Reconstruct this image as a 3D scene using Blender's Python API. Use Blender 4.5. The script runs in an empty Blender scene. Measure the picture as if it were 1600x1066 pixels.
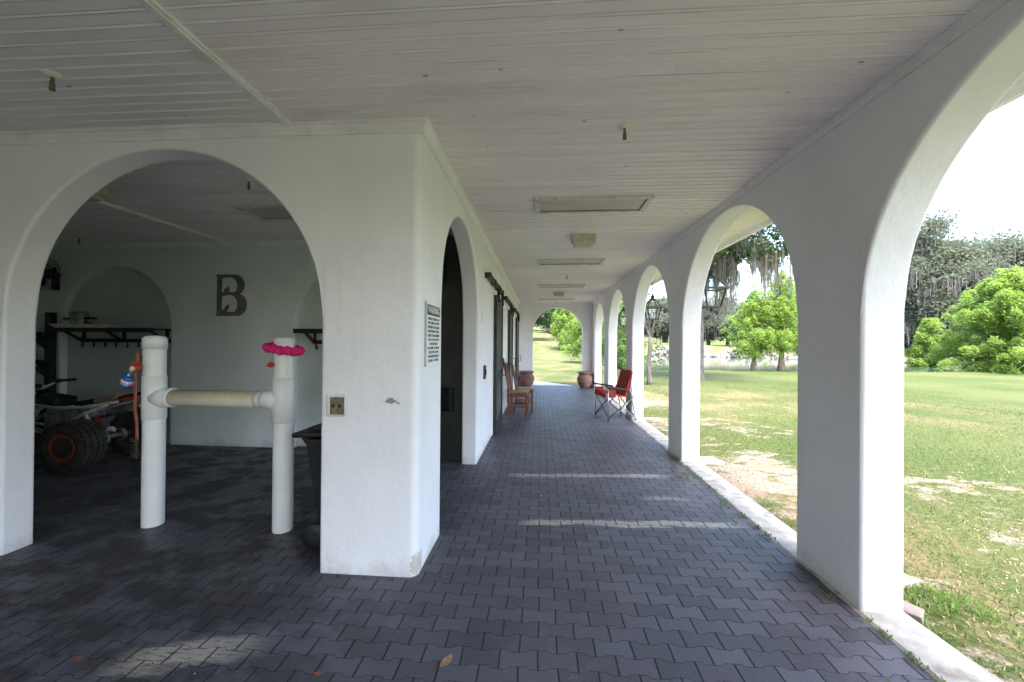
import bpy, bmesh, math, random
import numpy as np
from mathutils import Vector, Matrix, noise as mnoise
PI = math.pi
R = math.radians
random.seed(7)
rng = np.random.default_rng(11)
scene = bpy.context.scene
col = scene.collection

# ------------------------------------------------------------------ helpers
def tag(o, label=None, cat=None, group=None, kind=None):
    if label: o['label'] = label
    if cat: o['category'] = cat
    if group: o['group'] = group
    if kind: o['kind'] = kind
    return o

def empty(name, loc=(0, 0, 0), rz=0.0, label=None, cat=None, group=None):
    o = bpy.data.objects.new(name, None)
    o.empty_display_size = 0.1
    col.objects.link(o)
    o.location = loc
    o.rotation_euler = (0, 0, rz)
    return tag(o, label, cat, group)

def link(name, me, mat, parent=None, smooth=False, bevel=0, seg=2, harden=False):
    o = bpy.data.objects.new(name, me)
    if mat: me.materials.append(mat)
    col.objects.link(o)
    if parent: o.parent = parent
    if smooth:
        me.polygons.foreach_set('use_smooth', [True] * len(me.polygons))
    if bevel:
        m = o.modifiers.new('Bevel', 'BEVEL')
        m.width = bevel; m.segments = seg; m.limit_method = 'ANGLE'; m.angle_limit = R(35)
        m.harden_normals = harden
    return o

def copy_tree(o, parent=None):
    c = o.copy(); col.objects.link(c)
    if parent: c.parent = parent
    for ch in list(o.children): copy_tree(ch, c)
    return c

class MB:
    def __init__(self): self.v = []; self.f = []
    def add(self, vs, fs):
        b = len(self.v)
        self.v += [tuple(p) for p in vs]
        self.f += [tuple(i + b for i in q) for q in fs]
        return self
    def box(self, c, s, M=None):
        x, y, z = s[0] / 2, s[1] / 2, s[2] / 2
        vs = [Vector((sx * x, sy * y, sz * z)) for sz in (-1, 1) for sy in (-1, 1) for sx in (-1, 1)]
        if M is not None: vs = [M @ p for p in vs]
        vs = [p + Vector(c) for p in vs]
        return self.add(vs, [(0, 2, 3, 1), (4, 5, 7, 6), (0, 1, 5, 4), (2, 6, 7, 3), (0, 4, 6, 2), (1, 3, 7, 5)])
    def span(self, a, b):
        return self.box([(a[i] + b[i]) / 2 for i in range(3)], [abs(b[i] - a[i]) for i in range(3)])
    def bar(self, p0, p1, w, h, up=(0, 0, 1)):
        p0, p1 = Vector(p0), Vector(p1); d = (p1 - p0); L = d.length; d.normalize()
        u = Vector(up)
        if abs(d.dot(u)) > .98: u = Vector((1, 0, 0))
        s = d.cross(u).normalized(); u = s.cross(d).normalized()
        M = Matrix((s, d, u)).transposed()
        return self.box((p0 + p1) / 2, (w, L, h), M)
    def tube(self, pts, r, n=10, caps=True):
        pts = [Vector(p) for p in pts]
        rs = r if isinstance(r, (list, tuple)) else [r] * len(pts)
        b = len(self.v); prev = None
        for i, p in enumerate(pts):
            t = (pts[min(i + 1, len(pts) - 1)] - pts[max(i - 1, 0)])
            if t.length < 1e-9: t = Vector((0, 0, 1))
            t.normalize()
            if prev is None:
                a = Vector((0, 0, 1)) if abs(t.z) < .9 else Vector((1, 0, 0))
                s = t.cross(a).normalized()
            else:
                s = (prev - t * prev.dot(t))
                s = s.normalized() if s.length > 1e-6 else t.orthogonal().normalized()
            prev = s; u = t.cross(s)
            for k in range(n):
                a = 2 * PI * k / n
                self.v.append(tuple(p + (s * math.cos(a) + u * math.sin(a)) * rs[i]))
        for i in range(len(pts) - 1):
            for k in range(n):
                k2 = (k + 1) % n
                self.f.append((b + i * n + k, b + i * n + k2, b + (i + 1) * n + k2, b + (i + 1) * n + k))
        if caps:
            self.f.append(tuple(b + k for k in reversed(range(n))))
            self.f.append(tuple(b + (len(pts) - 1) * n + k for k in range(n)))
        return self
    def lathe(self, prof, n=24, M=None, c=(0, 0, 0)):
        b = len(self.v)
        for r, z in prof:
            for k in range(n):
                a = 2 * PI * k / n
                p = Vector((r * math.cos(a), r * math.sin(a), z))
                if M is not None: p = M @ p
                self.v.append(tuple(p + Vector(c)))
        for i in range(len(prof) - 1):
            for k in range(n):
                k2 = (k + 1) % n
                self.f.append((b + i * n + k, b + i * n + k2, b + (i + 1) * n + k2, b + (i + 1) * n + k))
        if prof[0][0] > 1e-6: self.f.append(tuple(b + k for k in reversed(range(n))))
        if prof[-1][0] > 1e-6: self.f.append(tuple(b + (len(prof) - 1) * n + k for k in range(n)))
        return self
    def prism(self, poly, z0, z1, M=None):
        n = len(poly)
        vs = [Vector((p[0], p[1], z0)) for p in poly] + [Vector((p[0], p[1], z1)) for p in poly]
        if M is not None: vs = [M @ v for v in vs]
        fs = [tuple(reversed(range(n))), tuple(range(n, 2 * n))]
        fs += [(i, (i + 1) % n, n + (i + 1) % n, n + i) for i in range(n)]
        return self.add(vs, fs)
    def ball(self, c, r, n=8, m=6, s=(1, 1, 1)):
        prof = [(r * math.sin(PI * i / m), -r * math.cos(PI * i / m)) for i in range(m + 1)]
        prof[0] = (0.0005, prof[0][1]); prof[-1] = (0.0005, prof[-1][1])
        return self.lathe(prof, n, Matrix.Diagonal(s), c)
    def build(self, name, mat, parent=None, smooth=False, bevel=0, seg=2, harden=False):
        me = bpy.data.meshes.new(name)
        me.from_pydata(self.v, [], self.f)
        bm = bmesh.new(); bm.from_mesh(me)
        bmesh.ops.recalc_face_normals(bm, faces=bm.faces[:])
        bm.to_mesh(me); bm.free()
        me.validate(); me.update()
        return link(name, me, mat, parent, smooth, bevel, seg, harden)

# ------------------------------------------------------------------ node helper
class NT:
    def __init__(self, name):
        self.m = bpy.data.materials.new(name); self.m.use_nodes = True
        self.t = self.m.node_tree; self.n = self.t.nodes
        self.b = self.n['Principled BSDF']; self.out = self.n['Material Output']
    def new(self, typ, **kw):
        nd = self.n.new(typ)
        for k, v in kw.items(): setattr(nd, k, v)
        return nd
    def put(self, sock, v):
        if v is None: return
        if hasattr(v, 'is_output'): self.t.links.new(v, sock)
        elif isinstance(v, (tuple, list)) and len(v) == 3 and sock.type == 'RGBA': sock.default_value = (*v, 1)
        else: sock.default_value = v
    def math(self, op, a, b=None, c=None, clamp=False):
        nd = self.new('ShaderNodeMath', operation=op, use_clamp=clamp)
        self.put(nd.inputs[0], a)
        if b is not None: self.put(nd.inputs[1], b)
        if c is not None: self.put(nd.inputs[2], c)
        return nd.outputs[0]
    def mix(self, f, a, b, typ='MIX'):
        nd = self.new('ShaderNodeMix', data_type='RGBA', blend_type=typ)
        self.put(nd.inputs[0], f); self.put(nd.inputs[6], a); self.put(nd.inputs[7], b)
        return nd.outputs[2]
    def ss(self, x, lo, hi):
        nd = self.new('ShaderNodeMapRange', interpolation_type='SMOOTHSTEP')
        self.put(nd.inputs[0], x); nd.inputs[1].default_value = lo; nd.inputs[2].default_value = hi
        return nd.outputs[0]
    def coord(self, which='Object'):
        return self.new('ShaderNodeTexCoord').outputs[which]
    def mapping(self, v, scale=(1, 1, 1), loc=(0, 0, 0), rot=(0, 0, 0)):
        nd = self.new('ShaderNodeMapping')
        self.put(nd.inputs[0], v); nd.inputs['Scale'].default_value = scale
        nd.inputs['Location'].default_value = loc; nd.inputs['Rotation'].default_value = rot
        return nd.outputs[0]
    def noise(self, v, scale, detail=3, rough=.55, dist=0.0):
        nd = self.new('ShaderNodeTexNoise')
        self.put(nd.inputs['Vector'], v); nd.inputs['Scale'].default_value = scale
        nd.inputs['Detail'].default_value = detail; nd.inputs['Roughness'].default_value = rough
        nd.inputs['Distortion'].default_value = dist
        return nd.outputs[0]
    def voro(self, v, scale, feature='F1', out=0):
        nd = self.new('ShaderNodeTexVoronoi', feature=feature)
        self.put(nd.inputs['Vector'], v); nd.inputs['Scale'].default_value = scale
        return nd.outputs[out]
    def xyz(self, v):
        nd = self.new('ShaderNodeSeparateXYZ'); self.put(nd.inputs[0], v); return nd.outputs
    def comb(self, x=0, y=0, z=0):
        nd = self.new('ShaderNodeCombineXYZ')
        for i, q in enumerate((x, y, z)): self.put(nd.inputs[i], q)
        return nd.outputs[0]
    def white(self, v):
        nd = self.new('ShaderNodeTexWhiteNoise'); self.put(nd.inputs['Vector'], v); return nd.outputs[0]
    def bump(self, h, strength=.3, dist=.01, normal=None):
        nd = self.new('ShaderNodeBump'); self.put(nd.inputs['Height'], h)
        nd.inputs['Strength'].default_value = strength; nd.inputs['Distance'].default_value = dist
        if normal is not None: self.put(nd.inputs['Normal'], normal)
        return nd.outputs[0]
    def fin(self, color, rough=.6, normal=None, metal=0.0, spec=.5, **kw):
        self.put(self.b.inputs['Base Color'], color); self.put(self.b.inputs['Roughness'], rough)
        self.put(self.b.inputs['Metallic'], metal); self.put(self.b.inputs['Specular IOR Level'], spec)
        if normal is not None: self.put(self.b.inputs['Normal'], normal)
        for k, v in kw.items(): self.put(self.b.inputs[k.replace('_', ' ')], v)
        return self.m

def simple(name, c, rough=.6, var=.12, nscale=8.0, bump=.08, bscale=60.0, metal=0.0, spec=.5, dirt=None, dirt_amt=.5, dscale=5):
    t = NT(name); p = t.coord()
    n = t.noise(p, nscale, 4)
    lo = tuple(max(0, x * (1 - var)) for x in c); hi = tuple(min(1, x * (1 + var)) for x in c)
    cc = t.mix(t.ss(n, .3, .7), lo, hi)
    if dirt is not None:
        d = t.noise(t.mapping(p, loc=(3, 7, 1)), dscale, 6, .65)
        cc = t.mix(t.math('MULTIPLY', t.ss(d, .5, .72), dirt_amt), cc, dirt)
    nr = t.noise(p, nscale * 2.3, 3)
    rr = t.math('MULTIPLY_ADD', nr, .25, rough - .12, clamp=True)
    return t.fin(cc, rr, t.bump(t.noise(p, bscale, 3), bump, .004), metal, spec)

# ------------------------------------------------------------------ materials
def stucco(name, base):
    t = NT(name); p = t.coord(); z = t.xyz(p)[2]
    big = t.noise(p, 1.3, 5, .6)
    cc = t.mix(t.ss(big, .25, .75), tuple(x * .93 for x in base), tuple(min(.9, x * 1.03) for x in base))
    streak = t.noise(t.mapping(p, (9, 9, .5)), 1.0, 5, .65)
    cc = t.mix(t.math('MULTIPLY', t.ss(streak, .55, .8), .22), cc, (.50, .50, .45))
    # small chips and scuffs
    v = t.noise(t.mapping(p, (1, 1, .8), (2.2, 5.1, .3)), 9.0, 8, .72)
    cc = t.mix(t.math('MULTIPLY', t.ss(v, .72, .78), .55), cc, (.22, .21, .19))
    # chipped paint beside the outlet and at the corner foot
    X, Y, _z = t.xyz(p)
    def chip(x0, z0, hw, hh, ylo, yhi, colr, amt, cc):
        dx = t.math('DIVIDE', t.math('SUBTRACT', X, x0), hw); dz = t.math('DIVIDE', t.math('SUBTRACT', z, z0), hh)
        rr = t.math('SQRT', t.math('ADD', t.math('MULTIPLY', dx, dx), t.math('MULTIPLY', dz, dz)))
        rr = t.math('ADD', rr, t.math('MULTIPLY', t.math('SUBTRACT', t.noise(p, 55, 4, .7), .5), 2.6))
        mk = t.math('MULTIPLY', t.math('SUBTRACT', 1.0, t.ss(rr, .75, .95)), t.math('MULTIPLY', t.math('GREATER_THAN', Y, ylo), t.math('LESS_THAN', Y, yhi)))
        return t.mix(t.math('MULTIPLY', mk, amt), cc, colr)
    cc = chip(-.952, 1.122, .036, .022, 2.40, 2.50, (.17, .165, .15), .85, cc)
    cc = chip(-.905, 1.108, .018, .008, 2.40, 2.50, (.2, .19, .17), .7, cc)
    cc = chip(-.785, .075, .035, .075, 2.40, 2.56, (.42, .36, .28), .7, cc)
    # splash dirt, ragged
    d = t.math('ADD', z, t.math('MULTIPLY', t.math('SUBTRACT', t.noise(p, 6, 5, .7), .5), .35))
    cc = t.mix(t.math('MULTIPLY', t.math('SUBTRACT', 1.0, t.ss(d, -.05, .13)), .5), cc, (.33, .30, .25))
    b1 = t.bump(t.noise(p, 2.2, 4), .45, .04)
    b2 = t.bump(t.noise(t.mapping(p, (1, 1, .5)), 17, 6, .68, .6), .42, .010, b1)
    return t.fin(cc, .72, b2, spec=.3)
M = {}
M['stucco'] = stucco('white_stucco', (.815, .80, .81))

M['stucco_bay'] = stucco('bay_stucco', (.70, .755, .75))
M['stucco_niche_shade'] = stucco('shaded_niche_stucco', (.53, .58, .565))  # darker copy of the bay stucco, recess shade put into the colour
def ceiling_mat():
    t = NT('beadboard_paint'); p = t.coord(); X, Y, Z = t.xyz(p)
    idx = t.math('FLOOR', t.math('DIVIDE', Y, .0775))
    w = t.white(t.comb(idx, t.math('FLOOR', t.math('MULTIPLY', t.math('ADD', X, t.math('MULTIPLY', t.white(t.comb(idx, 3.3)), 3.0)), .28)), 0))
    cc = t.mix(w, (.80, .745, .745), (.865, .81, .81))
    st = t.noise(t.mapping(p, (.5, 3, 1)), 2.0, 5, .6)
    cc = t.mix(t.math('MULTIPLY', t.ss(st, .52, .78), .35), cc, (.50, .46, .38))
    # dark seams where the paint has opened, only on some boards
    fr = t.math('FRACT', t.math('DIVIDE', Y, .0775))
    seam = t.math('SUBTRACT', 1.0, t.ss(t.math('ABSOLUTE', t.math('SUBTRACT', fr, .985)), .008, .03))
    brk = t.ss(t.noise(t.mapping(t.comb(X, t.math('MULTIPLY', idx, 5.17), 0), (.9, 1, 1)), 1.0, 3), .50, .60)
    cc = t.mix(t.math('MULTIPLY', t.math('MULTIPLY', seam, brk), .8), cc, (.16, .13, .09))
    # rust specks by the nail heads
    vd = t.voro(t.mapping(p, (3.2, 6.2, 0)), 1.0)
    cc = t.mix(t.math('MULTIPLY', t.math('SUBTRACT', 1.0, t.ss(vd, .03, .075)), .75), cc, (.22, .13, .07))
    return t.fin(cc, .5, t.bump(t.noise(t.mapping(p, (6, 40, 1)), 1, 3), .08, .003), spec=.4)
M['ceiling'] = ceiling_mat()
M['trim'] = simple('trim_paint', (.81, .79, .77), .5, .05, 3, .05, dirt=(.45, .42, .36), dirt_amt=.3)
M['soffit'] = simple('soffit_paint', (.74, .70, .60), .6, .06, 2, .05, dirt=(.4, .36, .28), dirt_amt=.3)
M['roof'] = simple('roof_felt', (.2, .19, .18), .9)

def paver_mat():
    t = NT('rubber_pavers'); p = t.coord(); X, Y, Z = t.xyz(p)
    W, P = .1835, .1008
    X = t.math('ADD', X, t.math('MULTIPLY', t.math('SUBTRACT', t.noise(p, 2.5, 2), .5), .02))
    Y = t.math('ADD', Y, t.math('MULTIPLY', t.math('SUBTRACT', t.noise(t.mapping(p, loc=(9, 2, 0)), 2.0, 2), .5), .02))
    u = t.math('DIVIDE', X, W); v = t.math('DIVIDE', t.math('ADD', Y, 40 * P), P)
    n0 = t.math('ROUND', v)
    par = t.math('MODULO', n0, 2.0)
    s = t.math('MULTIPLY_ADD', par, 2.0, -1.0)
    c = t.math('MULTIPLY', t.math('COSINE', t.math('MULTIPLY', u, 2 * PI)), 3.0)
    c = t.math('MAXIMUM', t.math('MINIMUM', c, 1.0), -1.0)
    off = t.math('MULTIPLY', t.math('MULTIPLY', c, s), .078)
    dv = t.math('SUBTRACT', t.math('SUBTRACT', v, n0), off)
    d1 = t.math('MULTIPLY', t.math('ABSOLUTE', dv), P)
    row = t.math('ADD', n0, t.math('MULTIPLY', t.math('LESS_THAN', dv, 0.0), -1.0))
    rp = t.math('MULTIPLY', t.math('MODULO', row, 2.0), .5)
    uu = t.math('ADD', u, rp)
    fr = t.math('FRACT', t.math('ADD', uu, 40.5))
    d2 = t.math('MULTIPLY', t.math('ABSOLUTE', t.math('SUBTRACT', fr, .5)), W)
    pid = t.math('FLOOR', t.math('ADD', uu, 40.0))
    # rows: tight wavy seams, cross joints: open slots
    g1 = t.math('MULTIPLY_ADD', t.ss(d1, .0004, .0024), .8, .2); g2 = t.ss(d2, .0023, .0056)
    h = t.math('MULTIPLY', g1, g2)
    rnd = t.white(t.comb(pid, row, 0)); rnd2 = t.white(t.comb(row, pid, 7.7))
    cc = t.mix(rnd, (.036, .032, .040), (.092, .083, .104))
    cc = t.mix(t.math('MULTIPLY', t.math('GREATER_THAN', rnd2, .84), .7), cc, (.095, .092, .115))
    grain = t.noise(p, 150, 3, .8)
    cc = t.mix(t.math('MULTIPLY', t.ss(grain, .45, .66), .55), cc, (.13, .125, .15))
    fleck = t.noise(p, 330, 1)
    cc = t.mix(t.ss(fleck, .76, .82), cc, (.22, .21, .22))
    # damp, darker spots and a painted sheen in the left bay
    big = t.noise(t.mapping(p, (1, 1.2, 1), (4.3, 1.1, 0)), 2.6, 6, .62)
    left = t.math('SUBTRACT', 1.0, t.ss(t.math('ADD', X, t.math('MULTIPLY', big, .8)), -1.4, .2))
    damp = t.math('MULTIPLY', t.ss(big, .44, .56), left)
    cc = t.mix(t.math('MULTIPLY', left, .45), cc, (.105, .105, .135))  # bluish floor sheen mixed into the base colour
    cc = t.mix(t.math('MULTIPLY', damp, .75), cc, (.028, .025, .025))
    # dusty film
    du = t.noise(t.mapping(p, (1, 1, 1), (1.7, 8.8, 0)), 1.4, 7, .68)
    cc = t.mix(t.math('MULTIPLY', t.ss(du, .47, .75), .5), cc, (.15, .14, .14))
    sand = t.math('MULTIPLY', t.ss(t.noise(t.mapping(p, loc=(31, 2, 0)), 5, 7, .75), .60, .70), t.math('SUBTRACT', 1.0, t.math('MULTIPLY', h, .75)))
    cc = t.mix(t.math('MULTIPLY', sand, .5), cc, (.30, .26, .21))
    # worn pale strips
    wv = t.math('MULTIPLY', t.math('SUBTRACT', t.noise(t.mapping(p, (1.0, 6, 1)), 2.2, 6, .7), .5), .24)
    def strip(y0, hw, x0, x1, sl=.05):
        yy = t.math('SUBTRACT', t.math('SUBTRACT', Y, y0), t.math('MULTIPLY', X, sl))
        a = t.math('SUBTRACT', 1.0, t.ss(t.math('ADD', t.math('ABSOLUTE', yy), wv), hw * .55, hw * 1.25))
        b = t.math('MULTIPLY', t.ss(X, x0, x0 + .25), t.math('SUBTRACT', 1.0, t.ss(X, x1 - .35, x1)))
        return t.math('MULTIPLY', a, b)
    wear = t.math('MAXIMUM', strip(3.30, .058, -.25, 1.78, .06), t.math('MULTIPLY', strip(4.47, .06, -.45, 1.6, .08), .8))
    wear = t.math('MAXIMUM', wear, strip(2.19, .085, -2.05, -1.25, .25))
    wear = t.math('MAXIMUM', wear, t.math('MULTIPLY', strip(3.92, .035, .9, 1.6, .0), .6))
    wear = t.math('MULTIPLY', wear, t.ss(t.noise(t.mapping(p, (2, 9, 1)), 9, 6, .7), .33, .52))
    cc = t.mix(t.math('MULTIPLY', wear, .78), cc, (.52, .46, .38))
    cc = t.mix(t.math('MULTIPLY', t.math('SUBTRACT', 1.0, h), .92), cc, (.010, .0095, .010))
    rough = t.math('ADD', .38, t.math('MULTIPLY', t.noise(p, 3.2, 4), .22))
    rough = t.math('ADD', rough, t.math('MULTIPLY', damp, .25))
    rough = t.math('ADD', rough, t.math('MULTIPLY', t.math('SUBTRACT', 1.0, h), .3))
    tilt = t.math('MULTIPLY', t.math('SUBTRACT', rnd, .5), t.math('SUBTRACT', fr, .5))
    hh = t.math('ADD', t.math('ADD', h, t.math('MULTIPLY', rnd2, .35)), t.math('MULTIPLY', tilt, 1.3))
    b1 = t.bump(hh, 1.0, .011)
    b2 = t.bump(grain, .6, .004, b1)
    b3 = t.bump(t.noise(p, 4.0, 3), .3, .02, b2)
    return t.fin(cc, rough, b3, spec=.55)
M['paver'] = paver_mat()

def ground_mat():
    t = NT('lawn_soil'); p = t.coord()
    at = t.new('ShaderNodeAttribute', attribute_name='wear')
    wear, dry, shore = t.xyz(at.outputs['Vector'])
    n1 = t.noise(p, 1.1, 6, .65); n2 = t.noise(p, 16, 8, .78); n3 = t.noise(p, .23, 4)
    g = t.mix(t.ss(n2, .3, .7), (.036, .060, .016), (.118, .145, .046))
    g = t.mix(t.math('MULTIPLY', t.ss(n3, .4, .62), .6), g, (.135, .145, .055))
    straw = t.mix(n2, (.17, .115, .065), (.32, .23, .14))
    g = t.mix(t.math('MULTIPLY', t.ss(t.math('ADD', dry, t.math('MULTIPLY', t.math('SUBTRACT', n2, .5), .9)), .35, .75), .75), g, straw)
    soil = t.mix(t.ss(t.noise(p, 35, 5, .7), .35, .65), (.17, .13, .10), (.40, .34, .275))
    soil = t.mix(t.ss(n1, .45, .7), soil, (.29, .19, .125))
    nm = t.noise(t.mapping(p, (1, 1.7, 1), (5, 3, 0)), 2.6, 6, .68)
    w = t.ss(t.math('ADD', wear, t.math('ADD', t.math('MULTIPLY', t.math('SUBTRACT', n2, .5), .8), t.math('MULTIPLY', t.math('SUBTRACT', nm, .5), 2.2))), .40, .66)
    g = t.mix(w, g, soil)
    g = t.mix(shore, g, t.mix(n2, (.12, .09, .06), (.26, .20, .145)))
    b = t.bump(t.noise(p, 22, 6, .75), .9, .06)
    return t.fin(g, .95, b, spec=.15)
M['ground'] = ground_mat()

def leaf_mat(name, c1, c2, trans=.5, rough=.55):
    t = NT(name)
    ri = t.new('ShaderNodeNewGeometry').outputs['Random Per Island']
    n = t.noise(t.coord(), .55, 3)
    f = t.math('ADD', t.math('MULTIPLY', ri, .6), t.math('MULTIPLY', t.ss(n, .3, .7), .4))
    cc = t.mix(f, c1, c2)
    t.fin(cc, rough, spec=.3)
    tr = t.new('ShaderNodeBsdfTranslucent'); t.put(tr.inputs[0], t.mix(.35, cc, (c2[0] * 1.2, c2[1] * 1.25, c2[2] * .6)))
    mx = t.new('ShaderNodeMixShader'); mx.inputs[0].default_value = trans
    t.t.links.new(t.b.outputs[0], mx.inputs[1]); t.t.links.new(tr.outputs[0], mx.inputs[2])
    t.t.links.new(mx.outputs[0], t.out.inputs[0])
    return t.m
M['lime'] = leaf_mat('cypress_leaf', (.15, .25, .05), (.36, .48, .13), .55)
M['lime2'] = leaf_mat('cypress_leaf_cool', (.075, .165, .045), (.25, .38, .125), .5)
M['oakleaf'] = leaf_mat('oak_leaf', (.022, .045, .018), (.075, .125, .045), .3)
M['oakhaze'] = leaf_mat('hazed_oak_leaf', (.115, .135, .11), (.175, .195, .155), .6, .9)  # lightened and greyed so the colour carries distance haze
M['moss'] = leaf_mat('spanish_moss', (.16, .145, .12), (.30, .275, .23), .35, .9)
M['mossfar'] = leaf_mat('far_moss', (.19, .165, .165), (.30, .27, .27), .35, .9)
M['blade'] = leaf_mat('grass_blade', (.06, .105, .02), (.17, .22, .06), .3)
M['dryblade'] = leaf_mat('dry_blade', (.20, .15, .085), (.38, .30, .19), .25)
M['weed'] = leaf_mat('weed_leaf', (.08, .145, .03), (.19, .27, .075), .4)

def bark_mat(name, a, b):
    t = NT(name); p = t.mapping(t.coord(), (7, 7, 1.6))
    n = t.noise(p, 2.0, 6, .7, .4)
    return t.fin(t.mix(t.ss(n, .3, .7), a, b), .95, t.bump(n, .9, .05), spec=.15)
M['bark'] = bark_mat('grey_bark', (.07, .06, .055), (.20, .175, .16))
M['bark2'] = bark_mat('brown_bark', (.085, .065, .05), (.22, .18, .145))

def water_mat():
    t = NT('pond_surface'); p = t.coord()
    n = t.noise(t.mapping(p, (.7, 2.4, 1)), 1.6, 4, .6)
    return t.fin((.05, .085, .07), .06, t.bump(n, .05, .05), spec=.5, IOR=1.33)
M['water'] = water_mat()
M['kerb'] = simple('kerb_concrete', (.40, .375, .335), .85, .2, 9, .3, 90, dirt=(.17, .14, .105), dirt_amt=.75, dscale=6)
M['path'] = simple('path_concrete', (.56, .53, .47), .85, .1, 3, .2, 60)
M['stone'] = simple('stone', (.33, .30, .26), .9, .2, 5, .5, 30, dirt=(.26, .22, .17), dirt_amt=.6)
M['rock'] = simple('rock', (.21, .195, .18), .9, .45, 1.5, .7, 6, dirt=(.07, .06, .05), dirt_amt=.7, dscale=1.5)
M['pvc'] = simple('white_pipe', (.80, .80, .775), .33, .03, 3, .02, 30, dirt=(.60, .55, .44), dirt_amt=.3, dscale=4)
def stained_pvc():
    t = NT('stained_pipe'); p = t.coord(); X, Y, Z = t.xyz(p)
    n = t.noise(p, 6, 6, .7)
    up = t.ss(t.math('ADD', Z, t.math('MULTIPLY', t.math('SUBTRACT', n, .5), .12)), .99, 1.10)
    cc = t.mix(t.math('MULTIPLY', up, .75), (.72, .68, .54), (.40, .30, .14))
    sp = t.noise(p, 45, 4, .7)
    cc = t.mix(t.math('MULTIPLY', t.math('MULTIPLY', t.ss(sp, .56, .7), up), .6), cc, (.24, .17, .09))
    return t.fin(cc, .42, t.bump(sp, .08, .002))
M['pvc_bar'] = stained_pvc()
M['black'] = simple('black_metal', (.014, .014, .014), .45, .3, 12, .08)
M['blackplastic'] = simple('black_plastic', (.011, .012, .014), .5, .2, 6, .1)
M['door'] = simple('dark_door_paint', (.014, .013, .012), .5, .3, 4, .12, 40, dirt=(.045, .04, .035), dirt_amt=.4)
M['chrome'] = simple('bright_metal', (.62, .62, .62), .3, .1, 10, .03, metal=1.0)
M['silver'] = simple('silver_paint', (.62, .62, .62), .35, .15, 12, .03, metal=.25)
M['steel'] = simple('grey_tube', (.42, .44, .47), .35, .1, 10, .03, metal=.8)
M['shadewall'] = simple('painted_wall_shade', (.055, .06, .055), .7, .15, 3, .1)  # near-black colour standing in for shadow on the inner wall
M['letter'] = simple('weathered_plate', (.14, .13, .11), .6, .2, 8, .1)
M['fixture'] = simple('aged_cream_plastic', (.56, .50, .36), .5, .12, 9, .08, dirt=(.28, .2, .1), dirt_amt=.6, dscale=9)
M['diffuser'] = simple('yellowed_diffuser', (.50, .46, .38), .45, .08, 3, .05, dirt=(.3, .25, .18), dirt_amt=.5, dscale=4)
M['lightframe'] = simple('tired_frame_paint', (.60, .58, .53), .5, .1, 8, .05, dirt=(.2, .17, .13), dirt_amt=.7, dscale=9)
M['brass'] = simple('old_brass', (.20, .155, .09), .55, .35, 30, .2, metal=.5)
M['ivory'] = simple('ivory_plastic', (.74, .71, .62), .5, .06)
M['sign'] = simple('sign_board', (.80, .81, .80), .45, .03)
M['ink'] = simple('sign_ink', (.02, .02, .022), .6, .1)
M['wood'] = None
def wood_mat(name, a, b):
    t = NT(name); p = t.coord()
    n = t.noise(t.mapping(p, (22, 22, 3)), 1.0, 5, .6, .8)
    return t.fin(t.mix(t.ss(n, .3, .72), a, b), .38, t.bump(n, .12, .003))
M['wood'] = wood_mat('orange_wood', (.095, .030, .011), (.21, .072, .024))
M['woodseat'] = wood_mat('pale_worn_seat', (.17, .095, .05), (.32, .22, .13))
M['red'] = simple('red_canvas', (.58, .035, .028), .8, .2, 14, .25, 160)
M['maroon'] = simple('dark_red_mesh', (.24, .035, .025), .85, .25, 18, .3, 200)
def terracotta():
    t = NT('weathered_terracotta'); p = t.coord(); z = t.xyz(p)[2]
    n = t.noise(p, 6, 6, .7)
    cc = t.mix(t.ss(n, .3, .7), (.15, .075, .058), (.26, .14, .11))
    cc = t.mix(t.math('MULTIPLY', t.ss(t.noise(t.mapping(p, (1, 1, 2.5), (5, 1, 2)), 4, 6, .7), .52, .7), .5), cc, (.42, .33, .28))
    return t.fin(cc, .85, t.bump(n, .4, .01))
M['terracotta'] = terracotta()
M['tyre'] = simple('tyre_rubber', (.040, .036, .032), .8, .3, 10, .2)
M['orange'] = simple('orange_rim', (.32, .055, .022), .6, .3)
M['seatfoam'] = simple('tan_seat', (.34, .25, .15), .8, .2)
M['redplastic'] = simple('red_plastic', (.55, .03, .02), .4, .1)
M['maroonplastic'] = simple('dark_red_plastic', (.22, .035, .02), .45, .2)
M['engine'] = simple('engine_metal', (.28, .28, .28), .45, .4, 20, .2, metal=.7)
M['bluewhite'] = simple('pale_paint', (.55, .58, .66), .4, .1)
M['pink'] = simple('pink_pompom', (.78, .02, .20), .95, .2, 40, .8, 120)
M['strap'] = simple('rust_red_strap', (.36, .11, .06), .85, .2, 20, .3, 120)
M['bristle'] = simple('dark_twigs', (.06, .05, .035), .9, .3)
M['labelred'] = simple('label_red', (.6, .08, .10), .4)
M['labelwhite'] = simple('label_white', (.8, .8, .8), .4)
M['leafbrown'] = simple('dead_leaf', (.55, .33, .20), .8, .35, 30, .2)
M['leaforange'] = simple('dead_leaf_orange', (.46, .15, .06), .8, .3, 30, .2)
M['brick'] = simple('worn_brick', (.20, .165, .14), .9, .25, 8, .4, 40)
def bottle_mat():
    t = NT('blue_liquid_bottle')
    return t.fin((.02, .16, .62), .12, spec=.6, Transmission_Weight=.25)
M['blue'] = bottle_mat()
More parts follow.
